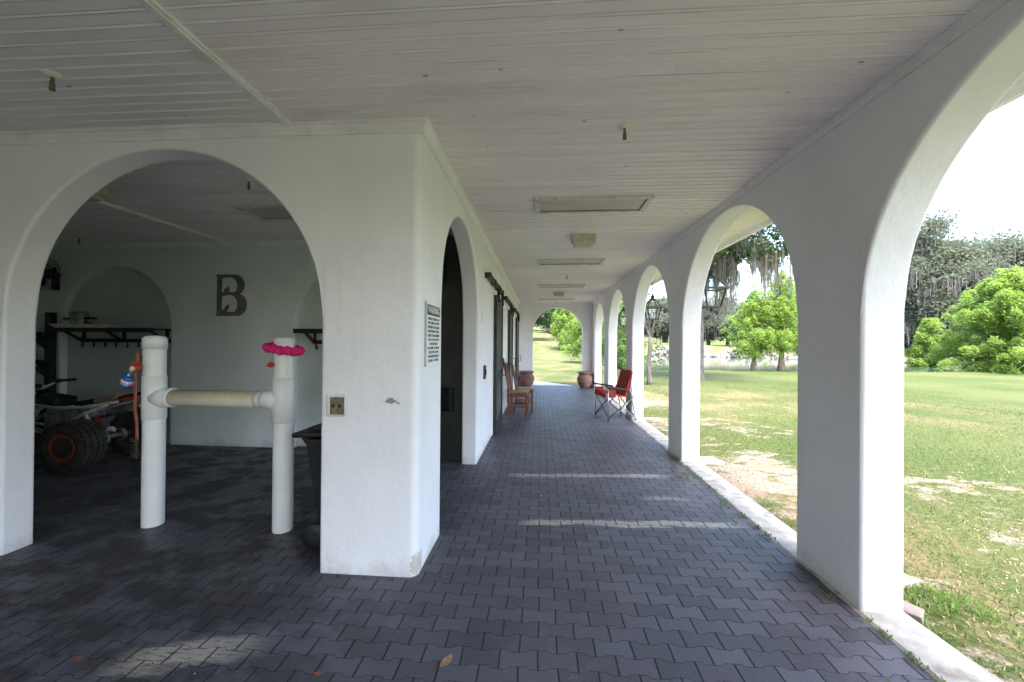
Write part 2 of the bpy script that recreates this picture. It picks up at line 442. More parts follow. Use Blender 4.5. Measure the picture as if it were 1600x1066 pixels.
def glass_mat(name, tint, gl=.10):
    t = NT(name)
    tr = t.new('ShaderNodeBsdfTransparent'); tr.inputs[0].default_value = (*tint, 1)
    g = t.new('ShaderNodeBsdfGlossy'); g.inputs['Roughness'].default_value = .08
    n = t.noise(t.coord(), 30, 3)
    mx = t.new('ShaderNodeMixShader'); t.put(mx.inputs[0], t.math('MULTIPLY_ADD', n, .2, gl - .08))
    t.t.links.new(tr.outputs[0], mx.inputs[1]); t.t.links.new(g.outputs[0], mx.inputs[2])
    t.t.links.new(mx.outputs[0], t.out.inputs[0])
    return t.m
M['glass'] = glass_mat('lantern_glass', (.88, .9, .9))

# ------------------------------------------------------------------ dimensions
XL, XR = -.773, 1.803           # corridor wall faces
YA = 2.456                      # face of the arched front wall
YE = 13.77                      # end wall
H = 2.90                        # ceiling
YB = 5.28                       # back wall of the bay
XS = -7.40                      # side wall of the bay

building = empty('arcade_building', (0, 0, 0), 0,
                 'long white stucco stable building with arched porch, beadboard ceiling and dark sliding doors', 'building')

# ------------------------------------------------------------------ arcade walls
def arcade(name, P, s_breaks, arches, height, thick, mat, parent, bevel=.025, holes_close=False):
    """P(s) -> ((x,y), (nx,ny)) front point and the direction into the wall."""
    arches = sorted(arches)
    vs, fs, idx = [], [], {}
    def V(s, z, side):
        k = (round(s, 5), round(z, 5), side)
        if k not in idx:
            (x, y), (nx, ny) = P(s)
            t = thick if side else 0.0
            idx[k] = len(vs); vs.append((x + nx * t, y + ny * t, z))
        return idx[k]
    ss = [(s, None) for s in s_breaks]
    starts, ends = {}, {}
    pts = set(round(s, 5) for s in s_breaks)
    zb = {}
    for c, r, sp in arches:
        N = 40
        for i in range(N + 1):
            a = PI * i / N
            s = round(c - r * math.cos(a), 5)
            pts.add(s); zb[s] = sp + r * math.sin(a)
        starts[round(c - r, 5)] = sp; ends[round(c + r, 5)] = sp
        zb[round(c - r, 5)] = sp; zb[round(c + r, 5)] = sp
        pts = set(q for q in pts if not (c - r < q < c + r and q not in zb))
    L = sorted(pts)
    def inside(a, b):
        m = (a + b) / 2
        return any(c - r < m < c + r for c, r, sp in arches)
    for a, b in zip(L, L[1:]):
        for side in (0, 1):
            if inside(a, b):
                q = [V(a, zb[a], side), V(b, zb[b], side), V(b, height, side), V(a, height, side)]
            else:
                q = [V(a, 0, side), V(b, 0, side)]
                if b in starts: q.append(V(b, starts[b], side))
                q += [V(b, height, side), V(a, height, side)]
                if a in ends: q.append(V(a, ends[a], side))
            fs.append(tuple(q if side == 0 else reversed(q)))
        if inside(a, b):
            fs.append((V(a, zb[a], 0), V(a, zb[a], 1), V(b, zb[b], 1), V(b, zb[b], 0)))
    for s, sp in starts.items(): fs.append((V(s, 0, 0), V(s, 0, 1), V(s, sp, 1), V(s, sp, 0)))
    for s, sp in ends.items(): fs.append((V(s, 0, 1), V(s, 0, 0), V(s, sp, 0), V(s, sp, 1)))
    for s in (L[0], L[-1]): fs.append((V(s, 0, 0), V(s, 0, 1), V(s, height, 1), V(s, height, 0)))
    me = bpy.data.meshes.new(name); me.from_pydata(vs, [], fs)
    bm = bmesh.new(); bm.from_mesh(me)
    bmesh.ops.recalc_face_normals(bm, faces=bm.faces[:])
    bm.to_mesh(me); bm.free(); me.update()
    return link(name, me, mat, parent, True, bevel, 4, True)

HW = 2.96
# front wall of the bay turning into the corridor wall (one rounded corner)
RC = .055
LA = 12.0
def P_front(s):
    # s=0 at the corner start of the arc; negative along -X, positive along +Y
    arc = RC * PI / 2
    if s <= 0: return (XL - RC + s, YA), (0, 1)
    if s >= arc: return (XL, YA + RC + s - arc), (-1, 0)
    a = s / RC
    n = (-math.sin(a), math.cos(a))
    return (XL - RC + RC * math.sin(a), YA + RC - RC * math.cos(a)), n
arc = RC * PI / 2
def sA(x): return x - (XL - RC)
def sC(y): return y - YA - RC + arc
arcade('front_wall', P_front, [sA(-12)] + [arc * i / 8 for i in range(9)] + [sC(YE + .1)],
       [(sA(-2.56), 1.14, 1.645), (sC(3.915), .875, 1.845)], HW, .185, M['stucco'], building, .022)
# colonnade on the lawn side
def P_right(s): return (XR, s), (1, 0)
arcade('colonnade_wall', P_right, [-4.2, 14.02],
       [(-1.59, 1.122, 1.69), (1.22, 1.122, 1.69), (4.033, 1.122, 1.69), (6.79, 1.11, 1.69), (9.53, 1.09, 1.69), (12.25, 1.0, 1.72)],
       HW, .232, M['stucco'], building, .022)
def P_end(s): return (s, YE), (0, 1)
arcade('end_wall', P_end, [XL - .01, XR + .01], [(.60, .862, 1.87)], HW, .24, M['stucco'], building, .022)
def P_rear(s): return (s, -3.4), (0, -1)
arcade('rear_light_screen', P_rear, [XS, XR + .01], [(.52, 1.0, 1.78), (-2.35, 1.14, 1.645)], HW, .24, M['stucco'], building, .022)  # unseen, added behind the camera to limit light; arches let some in
# bay: back wall with blind niches, shade-coloured wall behind them, side wall, added shade panel
def P_back(s): return (s, YB), (0, 1)
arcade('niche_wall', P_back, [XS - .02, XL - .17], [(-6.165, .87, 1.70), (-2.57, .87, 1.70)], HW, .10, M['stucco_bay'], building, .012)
MB().span((XS - .3, YB + .10, 0), (XL - .16, YB + .25, HW)).build('back_wall', M['stucco_niche_shade'], building)
MB().span((XS - .2, -3.4, 0), (XS, YB + .12, HW)).build('side_wall_and_screen', M['stucco_bay'], building)  # runs past the bay as an unseen screen added to cut side light

MB().prism([(-.985, 4.866), (-1.80, 5.307), (-1.80, 5.37), (-.93, 5.37), (-.93, 4.866)], 0, 2.86).build('shade_panel', M['shadewall'], building)  # added panel, coloured dark in place of the shadow inside the arch
# ------------------------------------------------------------------ ceiling
def ceiling():
    p = .0775
    prof = [(0, 0), (.056, 0), (.059, .010), (.0625, .010), (.0645, -.001), (.0685, -.0045), (.0725, -.001), (.0745, .010), (.0765, .010)]
    n0, n1 = -42, 179
    xs = np.concatenate([np.linspace(-12, -3, 11), np.linspace(-2.4, 1.95, 16)])
    ys, zs = [], []
    for k in range(n0, n1):
        for a, b in prof:
            ys.append(k * p + a); zs.append(H + b)
    ys = np.array(ys); zs = np.array(zs)
    V = np.zeros((len(ys), len(xs), 3))
    for i, y in enumerate(ys):
        k = math.floor(y / p + 1e-6)
        for j, x in enumerate(xs):
            V[i, j] = (x, y, zs[i] + .006 * mnoise.noise(Vector((x * .7, k * p * .8, 0))) + .0025 * mnoise.noise(Vector((x * 1.1, k * 3.7, 5))))
    nx = len(xs)
    F = [(i * nx + j, i * nx + j + 1, (i + 1) * nx + j + 1, (i + 1) * nx + j) for i in range(len(ys) - 1) for j in range(nx - 1)]
    me = bpy.data.meshes.new('porch_ceiling'); me.from_pydata(V.reshape(-1, 3).tolist(), [], F); me.flip_normals()
    return link('porch_ceiling', me, M['ceiling'], building)
ceiling()

def sweep(path, prof, name, mat, parent):
    """path: 2D points, wall on the left of travel; prof: (offset from wall, z)."""
    pts = [Vector(p) for p in path]; mb = MB(); rows = []
    for i, p in enumerate(pts):
        d0 = (pts[i] - pts[i - 1]).normalized() if i else (pts[1] - pts[0]).normalized()
        d1 = (pts[i + 1] - pts[i]).normalized() if i < len(pts) - 1 else d0
        n0, n1 = Vector((d0.y, -d0.x)), Vector((d1.y, -d1.x))
        n = (n0 + n1).normalized(); k = 1 / max(.3, n.dot(n0))
        rows.append([(p.x + n.x * o * k, p.y + n.y * o * k, z) for o, z in prof])
    m = len(prof)
    for r in rows: mb.v += r
    for i in range(len(rows) - 1):
        for j in range(m):
            j2 = (j + 1) % m
            mb.f.append((i * m + j, i * m + j2, (i + 1) * m + j2, (i + 1) * m + j))
    mb.f.append(tuple(range(m))); mb.f.append(tuple((len(rows) - 1) * m + j for j in range(m)))
    return mb.build(name, mat, parent)
crown = [(-.01, 2.838), (.016, 2.838), (.018, 2.856), (.026, 2.860), (.046, 2.878), (.050, 2.884), (.062, 2.885), (.062, 2.912), (-.01, 2.912)]
sweep([(-12, YA), (XL + .004, YA), (XL + .004, YE)], crown, 'crown_moulding', M['trim'], building)
crownR = [(-.01, 2.838), (.010, 2.838), (.012, 2.852), (.018, 2.862), (.022, 2.890), (.030, 2.892), (.030, 2.912), (-.01, 2.912)]
sweep([(XR, YE), (XR, -4.2)], crownR, 'crown_moulding', M['trim'], building)
sweep([(XL, YE), (XR, YE)], crown, 'crown_moulding', M['trim'], building)
sweep([(XS, YB), (XL - .2, YB)], crown, 'crown_moulding', M['trim'], building)
for x, y0, y1 in ((-1.625, -3.2, YA - .045), (-4.45, YA + .19, YB - .045)):
    b = MB(); b.span((x - .030, y0, 2.884), (x + .030, y1, 2.908)); b.span((x - .014, y0, 2.876), (x + .014, y1, 2.886))
    b.build('ceiling_batten', M['trim'], building)
MB().span((-12, -3.4, 3.02), (2.64, 14.75, 3.2)).build('roof', M['roof'], building)
MB().span((2.03, -3.4, 2.915), (2.56, 14.7, 2.94)).build('soffit', M['soffit'], building)
MB().span((2.555, -3.4, 2.86), (2.60, 14.7, 3.06)).build('fascia', M['trim'], building)

# sliding stable doors -------------------------------------------------
def sliding_door(y0, y1, ry0):
    xf = XL + .075; th = .045; top = 2.27
    w = y1 - y0
    d = MB()
    st = .10
    for a, b in ((y0, y0 + st), (y1 - st, y1)): d.span((xf - th, a, .03), (xf, b, top))
    for z0, z1 in ((.03, .20), (1.02, 1.14), (top - .12, top)): d.span((xf - th, y0 + st - .001, z0), (xf - .002, y1 - st + .001, z1))
    o = d.build('sliding_door', M['door'], building, bevel=.004)
    # upper boards
    b = MB(); n = 6; ww = (w - 2 * st) / n
    for i in range(n): b.span((xf - .036, y0 + st + i * ww + .003, 1.135), (xf - .014, y0 + st + (i + 1) * ww - .003, top - .115))
    b.build('board_panel', M['door'], o)
    l = MB(); z = .215
    while z < 1.01:
        l.box((xf - .022, (y0 + y1) / 2, z), (.034, w - 2 * st, .007), Matrix.Rotation(R(38), 3, 'Y')); z += .030
    l.build('louvre', M['door'], o)
    h = MB(); yh = y1 - .05
    h.tube([(xf, yh, 1.10), (xf + .05, yh, 1.10), (xf + .062, yh, 1.085), (xf + .062, yh, .915), (xf + .05, yh, .90), (xf, yh, .90)], .010, 8)
    h.span((xf, yh - .03, .95), (xf + .008, yh + .03, 1.05))
    h.build('handle', M['black'], o, True)
    for yy in (y0 + .2, y1 - .2):
        k = MB()
        k.bar((xf + .003, yy, top - .10), (xf + .003, yy, 2.39), .008, .05)
        k.lathe([(.035, -.012), (.035, .012)], 14, Matrix.Rotation(R(90), 3, 'Y'), (xf - .015, yy, 2.40))
        k.build('hanger', M['black'], o)
    r = MB()
    r.span((XL + .028, ry0, 2.40), (XL + .075, y1 + .03, 2.455))
    r.span((XL + .030, ry0, 2.455), (XL + .085, y1 + .03, 2.464))
    for i in range(4):
        yy = ry0 + .08 + i * (y1 - ry0 - .12) / 3
        r.span((XL, yy - .03, 2.40), (XL + .09, yy + .03, 2.475))
    r.build('door_rail', M['door'], building, bevel=.004)
    f = MB()
    f.span((XL - .002, y0 - .02, .012), (XL + .02, y0 - 0.0, 2.33)); f.span((XL - .002, y1, .012), (XL + .02, y1 + .02, 2.33))
    f.build('door_frame', M['trim'], building)
for y in (6.30, 9.08, 11.86): sliding_door(y, y + 1.05, y - .95)

# ------------------------------------------------------------------ floor
def floor():
    mb = MB()
    xs = np.linspace(-12, 1.79, 40); ys = np.linspace(-3.4, 14.0, 50)
    for y in ys:
        for x in xs: mb.v.append((x, y, .004 * mnoise.noise(Vector((x * .8, y * .8, 0)))))
    n = len(xs)
    mb.f = [(i * n + j, i * n + j + 1, (i + 1) * n + j + 1, (i + 1) * n + j) for i in range(len(ys) - 1) for j in range(n - 1)]
    o = mb.build('pavement', M['paver'], None, True)
    tag(o, 'dark blue grey interlocking rubber pavers with worn pale strips under the porch', None, None, 'structure')
floor()
def kerb():
    mb = MB()
    xs = [1.785, 1.80, 1.92, 2.045, 2.06, 2.062]; zs = [.0, .012, .014, .010, -.004, -.16]
    ys = np.linspace(-4, 14.05, 180)
    for y in ys:
        for i, (x, z) in enumerate(zip(xs, zs)):
            j = .009 * mnoise.noise(Vector((i * 3, y * 3.1, 1))) + .004 * mnoise.noise(Vector((i * 3, y * 14, 2)))
            mb.v.append((x + j, y, z + .004 * mnoise.noise(Vector((i, y * 4, 3)))))
    n = len(xs)
    mb.f = [(i * n + j, i * n + j + 1, (i + 1) * n + j + 1, (i + 1) * n + j) for i in range(len(ys) - 1) for j in range(n - 1)]
    tag(mb.build('kerb', M['kerb'], None, False), 'pale worn concrete kerb strip between the porch pavers and the lawn', None, None, 'structure')
kerb()

# ------------------------------------------------------------------ terrain
def sm(a, b, x):
    t = min(1, max(0, (x - a) / (b - a))); return t * t * (3 - 2 * t)
def y_front(x): return 26.4 + .09 * (x - 10) + .5 * mnoise.noise(Vector((x * .2, 0, 0)))
def y_rear(x): return max(43.0, 69 - max(0, x - 20) * 1.12) + 1.2 * mnoise.noise(Vector((x * .15, 4, 0)))
def x_left(y): return 5.2 + .045 * (y - 26) + .5 * mnoise.noise(Vector((y * .2, 9, 0)))
def pond_d(x, y): return min(y - y_front(x), y_rear(x) - y, (x - x_left(y)) * .9)
WATER = -.40
def hgt(x, y):
    z = -.12 + .03 * mnoise.noise(Vector((x * .3, y * .3, 0))) * sm(2.2, 5, x) + .012 * mnoise.noise(Vector((x * 1.7, y * 1.7, 2)))
    if y > 34 and x < 14:
        z += .060 * max(0, y - 36) * (1 - sm(1, 13, x)) * sm(34, 60, y)
    d = y - y_rear(x)
    if x > x_left(y) - 2 and d > -1.0:
        k = 1 - sm(24, 40, x)
        z += (sm(-1, 1.6, d) * (1.25 * k + .25) + .018 * max(0, d)) * sm(x_left(y) - 2, x_left(y) + 5, x)
    pd = pond_d(x, y)
    if pd > -.8: z = z * (1 - sm(-.8, 1.2, pd)) + (-1.3) * sm(-.8, 1.2, pd)
    return z
def wear_at(x, y):
    """bare soil and dry thatch fields"""
    n = mnoise.fractal(Vector((x * .55, y * .55, 3)), 1, 2, 4)
    n2 = mnoise.fractal(Vector((x * .9, y * .35, 8)), 1, 2, 4)
    near = 1 - sm(2.1, 6.5, x)
    band = math.exp(-((y - 4.4 - .12 * x) / .42) ** 2) * (1 - sm(4.5, 9, x)) * (.55 + .45 * sm(2.4, 3.6, x)) + .8 * math.exp(-((y - 10.8) / .8) ** 2) * (1 - sm(4, 8, x))
    w = .06 + .33 * near + .34 * band + .42 * n * (1 - .75 * sm(6, 16, x)) * (1 - sm(12, 20, y))
    dry = .25 + .35 * n2 + (.30 + .5 * mnoise.noise(Vector((x * .5, y * .8, 4)))) * math.exp(-((y - 12.3 + .25 * (x - 4)) / 2.6) ** 2) * (1 - sm(9, 16, x)) + .12 * near
    if y > 20: dry -= .25
    if y > 14 and x < 3.5: w = .1; dry = .45 + .3 * n2
    return max(0, min(1, w)), max(0, min(1, dry))
def axis(fine0, fine1, step, lo, hi, grow):
    a = list(np.arange(fine0, fine1, step)); s = step
    while a[-1] < hi: s *= grow; a.append(a[-1] + s)
    s = step
    while a[0] > lo: s *= grow; a.insert(0, a[0] - s)
    return a
def terrain():
    xs = axis(2.0, 9.0, .10, -700, 800, 1.07); ys = axis(1.0, 13.0, .10, -300, 900, 1.055)
    V, A = [], []
    for y in ys:
        for x in xs:
            V.append((x, y, hgt(x, y)))
            w, d = wear_at(x, y)
            pd = pond_d(x, y); sh = sm(-.55, -.1, pd) if x > 3 else 0
            if y > 40 and x > 24 and -4 < y - y_rear(x) < 3: sh = max(sh, .8)
            A.append((w, d, sh))
    n = len(xs)
    F = [(i * n + j, i * n + j + 1, (i + 1) * n + j + 1, (i + 1) * n + j) for i in range(len(ys) - 1) for j in range(n - 1)]
    me = bpy.data.meshes.new('ground'); me.from_pydata(V, [], F)
    at = me.attributes.new('wear', 'FLOAT_VECTOR', 'POINT'); at.data.foreach_set('vector', np.array(A, dtype=np.float32).ravel())
    o = link('ground', me, M['ground'], None, True)
    tag(o, 'patchy green lawn with bare sandy soil running down to the pond', None, None, 'structure')
terrain()
w = MB().add([(3.5, 24.5, WATER), (95, 24.5, WATER), (95, 85, WATER), (3.5, 85, WATER)], [(0, 1, 2, 3)]).build('water', M['water'])
tag(w, 'still green pond water beyond the lawn', None, None, 'structure')
pp = MB(); L1 = [(-1.6, 14.04), (-1.75, 15.0), (-2.6, 16.4), (-4.5, 17.9), (-9, 19.6)]; L2 = [(1.55, 14.04), (1.15, 15.0), (-.05, 16.3), (-1.6, 17.5), (-6, 18.6)]
top = [(*q, -.075) for q in L1] + [(*q, -.075) for q in reversed(L2)]
pp.prism([(q[0], q[1]) for q in top], -.3, -.085)
tag(pp.build('path', M['path']), 'pale concrete path curving away from the end arch', None, None, 'structure')

# ------------------------------------------------------------------ grass (stuff)
def quads_mesh(name, C, U, Vv, mat, parent=None, bend=None):
    """N quads: centre C, half axes U, V (N,3)."""
    n = len(C)
    P = np.empty((n, 4, 3)); P[:, 0] = C - U - Vv; P[:, 1] = C + U - Vv; P[:, 2] = C + U + Vv; P[:, 3] = C - U + Vv
    me = bpy.data.meshes.new(name)
    me.vertices.add(4 * n); me.vertices.foreach_set('co', P.astype(np.float32).ravel())
    me.loops.add(4 * n); me.loops.foreach_set('vertex_index', np.arange(4 * n, dtype=np.int32))
    me.polygons.add(n); me.polygons.foreach_set('loop_start', np.arange(0, 4 * n, 4, dtype=np.int32))
    me.update(calc_edges=True)
    return link(name, me, mat, parent)
def blades(pts, hlen, wid, lean):
    n = len(pts); pts = np.array(pts)
    a = rng.uniform(0, 2 * PI, n); L = hlen * rng.uniform(.5, 1.3, n)
    ln = lean * rng.uniform(.2, 1.2, n); b = rng.uniform(0, 2 * PI, n)
    V = np.stack([np.cos(b) * np.sin(ln), np.sin(b) * np.sin(ln), np.cos(ln)], 1) * (L / 2)[:, None]
    U = np.stack([np.cos(a), np.sin(a), np.zeros(n)], 1) * (wid * rng.uniform(.6, 1.3, n))[:, None]
    return pts + V, U, V
def grass():
    G, D = [], []
    random.seed(5)
    for _ in range(150000):
        y = .6 + 17 * random.random() ** 1.5
        x = 2.08 + (11) * random.random() ** 1.35
        if x > y * 1.45 + 1.2 or x < y * .12: continue
        w, d = wear_at(x, y)
        n = mnoise.noise(Vector((x * 4, y * 4, 0)))
        if random.random() < max(0, 1.15 - 1.9 * w + .5 * n): 
            (D if random.random() < d * .55 else G).append((x, y, hgt(x, y) - .004))
        elif random.random() < .10: D.append((x, y, hgt(x, y)))
    C, U, V = blades(G, .034, .0030, 1.0); g = quads_mesh('grass', C, U, V, M['blade'])
    tag(g, 'short patchy green lawn grass beside the porch', 'grass', None, 'stuff')
    C, U, V = blades(D, .028, .0032, 1.45); g = quads_mesh('dry_grass', C, U, V, M['dryblade'])
    tag(g, 'dry straw coloured thatch and litter lying in the lawn', 'dry grass', None, 'stuff')
    T = []
    for cx, cy, r, k in ((2.42, 2.72, .20, 900), (2.62, 2.62, .14, 400), (2.20, 2.40, .07, 130), (2.6, 3.3, .12, 200), (2.30, 4.2, .1, 150), (2.9, 2.3, .16, 300), (2.2, 5.6, .1, 150), (2.75, 3.9, .14, 200)):
        for _ in range(k):
            a, q = random.uniform(0, 2 * PI), r * math.sqrt(random.random())
            x, y = cx + q * math.cos(a), cy + q * math.sin(a); T.append((x, y, hgt(x, y)))
    C, U, V = blades(T[::2], .055, .0024, 1.0); g = quads_mesh('grass_tufts', C, U, V, M['weed'])
    tag(g, 'taller bright green tufts growing along the kerb by the nearest pier', 'grass', None, 'stuff')
    # weeds coming up between the pavers along the kerb
    Wd = []
    for _ in range(120):
        y = random.uniform(1.6, 5.4); x = 1.80 - abs(random.gauss(0, .17))
        if random.random() < .45: x = 1.79
        for k in range(random.randint(3, 9)):
            Wd.append((x + random.gauss(0, .012), y + random.gauss(0, .012), .004))
    C, U, V = blades(Wd, .026, .0028, 1.2); g = quads_mesh('weeds', C, U, V, M['weed'])
    tag(g, 'small green weeds sprouting between pavers beside the kerb', 'weeds', None, 'stuff')
grass()

# ------------------------------------------------------------------ trees
def unit(n):
    v = rng.normal(size=(n, 3)); return v / np.linalg.norm(v, axis=1)[:, None]
def sprays(cent, n_each, spread, flat, size, aspect=2.2, updir=.75, droop=.0):
    """leaf quads scattered round clump centres"""
    cent = np.asarray(cent); n = len(cent) * n_each
    C = np.repeat(cent, n_each, 0)
    off = rng.normal(size=(n, 3)) * np.array([spread, spread, spread * flat])
    C = C + off; C[:, 2] -= droop * (off[:, 0] ** 2 + off[:, 1] ** 2) / max(spread, 1e-3)
    nr = unit(n); nr[:, 2] = np.abs(nr[:, 2]) + updir; nr /= np.linalg.norm(nr, axis=1)[:, None]
    t = np.cross(nr, unit(n)); t /= np.linalg.norm(t, axis=1)[:, None]
    b = np.cross(nr, t); s = size * rng.uniform(.5, 1.35, n)
    return C, t * (s * aspect / 2)[:, None], b * (s / 2)[:, None]
def limb(mb, p0, p1, r0, r1, sag=.1, n=6):
    p0, p1 = np.array(p0), np.array(p1); pts = []; rs = []
    L = np.linalg.norm(p1 - p0); w = rng.normal(size=3) * L * .05
    for i in range(n + 1):
        t = i / n; q = p0 + (p1 - p0) * t + w * math.sin(PI * t) + np.array([0, 0, sag * L * math.sin(PI * t)])
        pts.append(tuple(q)); rs.append(r0 + (r1 - r0) * t)
    mb.tube(pts, rs, 7, False)
    return pts
def cypress(loc, h, w, label, group, leaf='lime', nl=70, per=125, size=.026, base=.1, name='cypress_tree', shape=.75):
    root = empty(name, loc, 0, label, 'tree', group)
    mb = MB(); rt = h * .028
    mb.tube([(0, 0, -.3), (0, 0, .1), (.02, 0, h * .12), (.05, .03, h * .5), (.02, .05, h * .97)], [rt * 1.5, rt * 1.3, rt * .85, rt * .5, .015], 9)
    cent = []
    for i in range(nl):
        t = base + (1 - base) * (i + random.random()) / nl
        rad = w / 2 * (min(1, (1 - t) * 1.0 + .02)) ** shape * random.uniform(.62, 1.12) * (sm(0, .22, t - base + .10))
        a = i * 2.399 + random.uniform(-.5, .5)
        tip = np.array([math.cos(a) * rad, math.sin(a) * rad, h * t + rad * random.uniform(-.10, .12)])
        pts = limb(mb, (.03, .02, h * t * .96), tuple(tip), max(.01, rt * .35 * (1 - t)), .006, .04)
        k = max(2, int(rad / .20))
        for j in range(k):
            q = np.array(pts[-1]) * ((j + 1) / k) + np.array([0, 0, h * t * .96]) * (1 - (j + 1) / k)
            cent.append(q + rng.normal(size=3) * np.array([.15, .15, .09]))
    mb.build('trunk', M['bark2'], root, True)
    C, U, V = sprays([c for c in cent if mnoise.noise(Vector(tuple(c * .9)) + Vector(loc)) > -.2], per, .15 * max(1, h / 7), .38, size, 5.0, .45, .6)
    quads_mesh('crown', C, U, V, M[leaf], root)
    return root
def moss_strips(pts, n_each, length, wid, spread):
    pts = np.repeat(np.asarray(pts), n_each, 0); n = len(pts)
    C = pts + rng.normal(size=(n, 3)) * np.array([spread, spread, spread * .4])
    L = length * (.15 + 1.5 * rng.beta(1.3, 2.6, n)); a = rng.uniform(0, PI, n)
    V = np.stack([rng.normal(size=n) * .05, rng.normal(size=n) * .05, -np.ones(n)], 1) * (L / 2)[:, None]
    U = np.stack([np.cos(a), np.sin(a), np.zeros(n)], 1) * (wid * rng.uniform(.4, 1.2, n))[:, None]
    return C + V, U, V
def oak(loc, h, w, label, group, leaf='oakhaze', moss='mossfar', nc=75, per=70, size=.30, clump=1.1, nmoss=10, mlen=2.2, low=.28, rt=None, name='oak_tree', lean=(0, 0), mw=.05, lobes=None):
    root = empty(name, loc, 0, label, 'tree', group)
    mb = MB(); rt = rt or h * .035
    fork = np.array([lean[0], lean[1], h * .30])
    mb.tube([(0, 0, -.3), (0, 0, .15), (lean[0] * .3, lean[1] * .3, h * .12), tuple(fork)], [rt * 1.7, rt * 1.25, rt, rt * .85], 10)
    L = []
    for i in range(8):
        a = i * 2 * PI / 8 + random.uniform(-.3, .3); e = random.uniform(.35, 1.2)
        rr = w / 2 * random.uniform(.55, .85)
        tip = fork + np.array([math.cos(a) * rr, math.sin(a) * rr, (h * .62) * math.sin(e) * .9])
        L += limb(mb, tuple(fork), tuple(tip), rt * .55, rt * .1, .12, 8)
    for q in (lobes or []): limb(mb, tuple(fork + np.array([0, 0, h * .4])), q, rt * .3, rt * .08, .1, 8)
    mb.build('trunk', M['bark'], root, True)
    cent = []
    while len(cent) < nc:
        v = rng.normal(size=3); v /= np.linalg.norm(v)
        rr = random.uniform(.55, 1.0) ** .6
        z = h * (low + (1 - low) * (.5 + .5 * v[2] * rr)) 
        prof = 1.0 if v[2] < .2 else 1.0
        q = np.array([v[0] * rr * w / 2 + lean[0], v[1] * rr * w / 2 + lean[1], z])
        if mnoise.noise(Vector(tuple(q * .35)) + Vector(loc)) < -.22: continue
        cent.append(q)
    if lobes:
        for q in lobes: cent += [np.array(q) + rng.normal(size=3) * .5 for _ in range(4)]
    C, U, V = sprays(cent, per, clump * .5, .62, size, 1.6, .25)
    crown = quads_mesh('crown', C, U, V, M[leaf], root)
    if nmoss:
        C, U, V = moss_strips([c - np.array([0, 0, .15]) for c in cent[::2]], nmoss, mlen, mw, clump * .30)
        quads_mesh('hanging_moss', C, U, V, M[moss], root)['kind'] = 'stuff'
    return root

def gz(x, y): return hgt(x, y)
def at(x, y): return (x, y, gz(x, y))
random.seed(21)
GC = 'bright cypresses along the pond'
cypress(at(13.3, 25.6), 5.2, 4.6, 'smaller lime green cypress right of the mossy oak trunk on the pond edge', GC, nl=64, base=.22)
cypress(at(14.9, 25.5), 6.2, 5.2, 'taller lime green cypress with straight brown trunk seen through the second arch', GC, nl=76, base=.25)
cypress(at(17.6, 26.3), 5.0, 4.4, 'lime green cypress whose trunk is half hidden behind the nearest pier', GC, 'lime2', nl=60, base=.22)
cypress(at(29.6, 27.0), 6.6, 8.2, 'broad low lime green cypress on the lawn edge at far right', GC, nl=150, per=130, base=.03, shape=.55, size=.030)
cypress(at(34.0, 29.0), 7.4, 9.0, 'biggest lime green cypress cut off by the right edge of the photo', GC, nl=150, per=130, base=.04, shape=.55, size=.030)
cypress(at(36.6, 35.0), 8.4, 4.2, 'slim upright green cypress rising behind the broad low one', GC, 'lime2', nl=60, size=.042)
cypress(at(35.5, 38.5), 5.4, 4.6, 'small yellowish green cypress across the inlet beside the nearest pier', GC, nl=56, size=.042)
cypress(at(3.7, 32.6), 6.6, 4.5, 'bright green cypress standing in the end arch on the right', GC, nl=84, per=120, base=.10, shape=.6)
cypress(at(3.6, 52.0), 9.5, 4.8, 'lighter green cypress further off behind the one in the end arch', GC, 'lime', nl=84, size=.05, base=.10, shape=.6)
cypress(at(6.8, 31.0), 5.6, 4.6, 'dark leaning green cypress seen between the last two piers', GC, 'lime2', nl=70, base=.03, shape=.6)
cypress(at(5.4, 29.5), 5.5, 3.6, 'narrow green cypress glimpsed through the last side arch', GC, 'lime2', nl=60, base=.03, shape=.6)
oak(at(-1.9, 72.0), 11.0, 13.0, 'dark green oak with pale trunk at the left of the end arch', 'oaks on the far slope', leaf='oakleaf', nc=80, per=200, size=.18, clump=1.6, nmoss=0, low=.22)
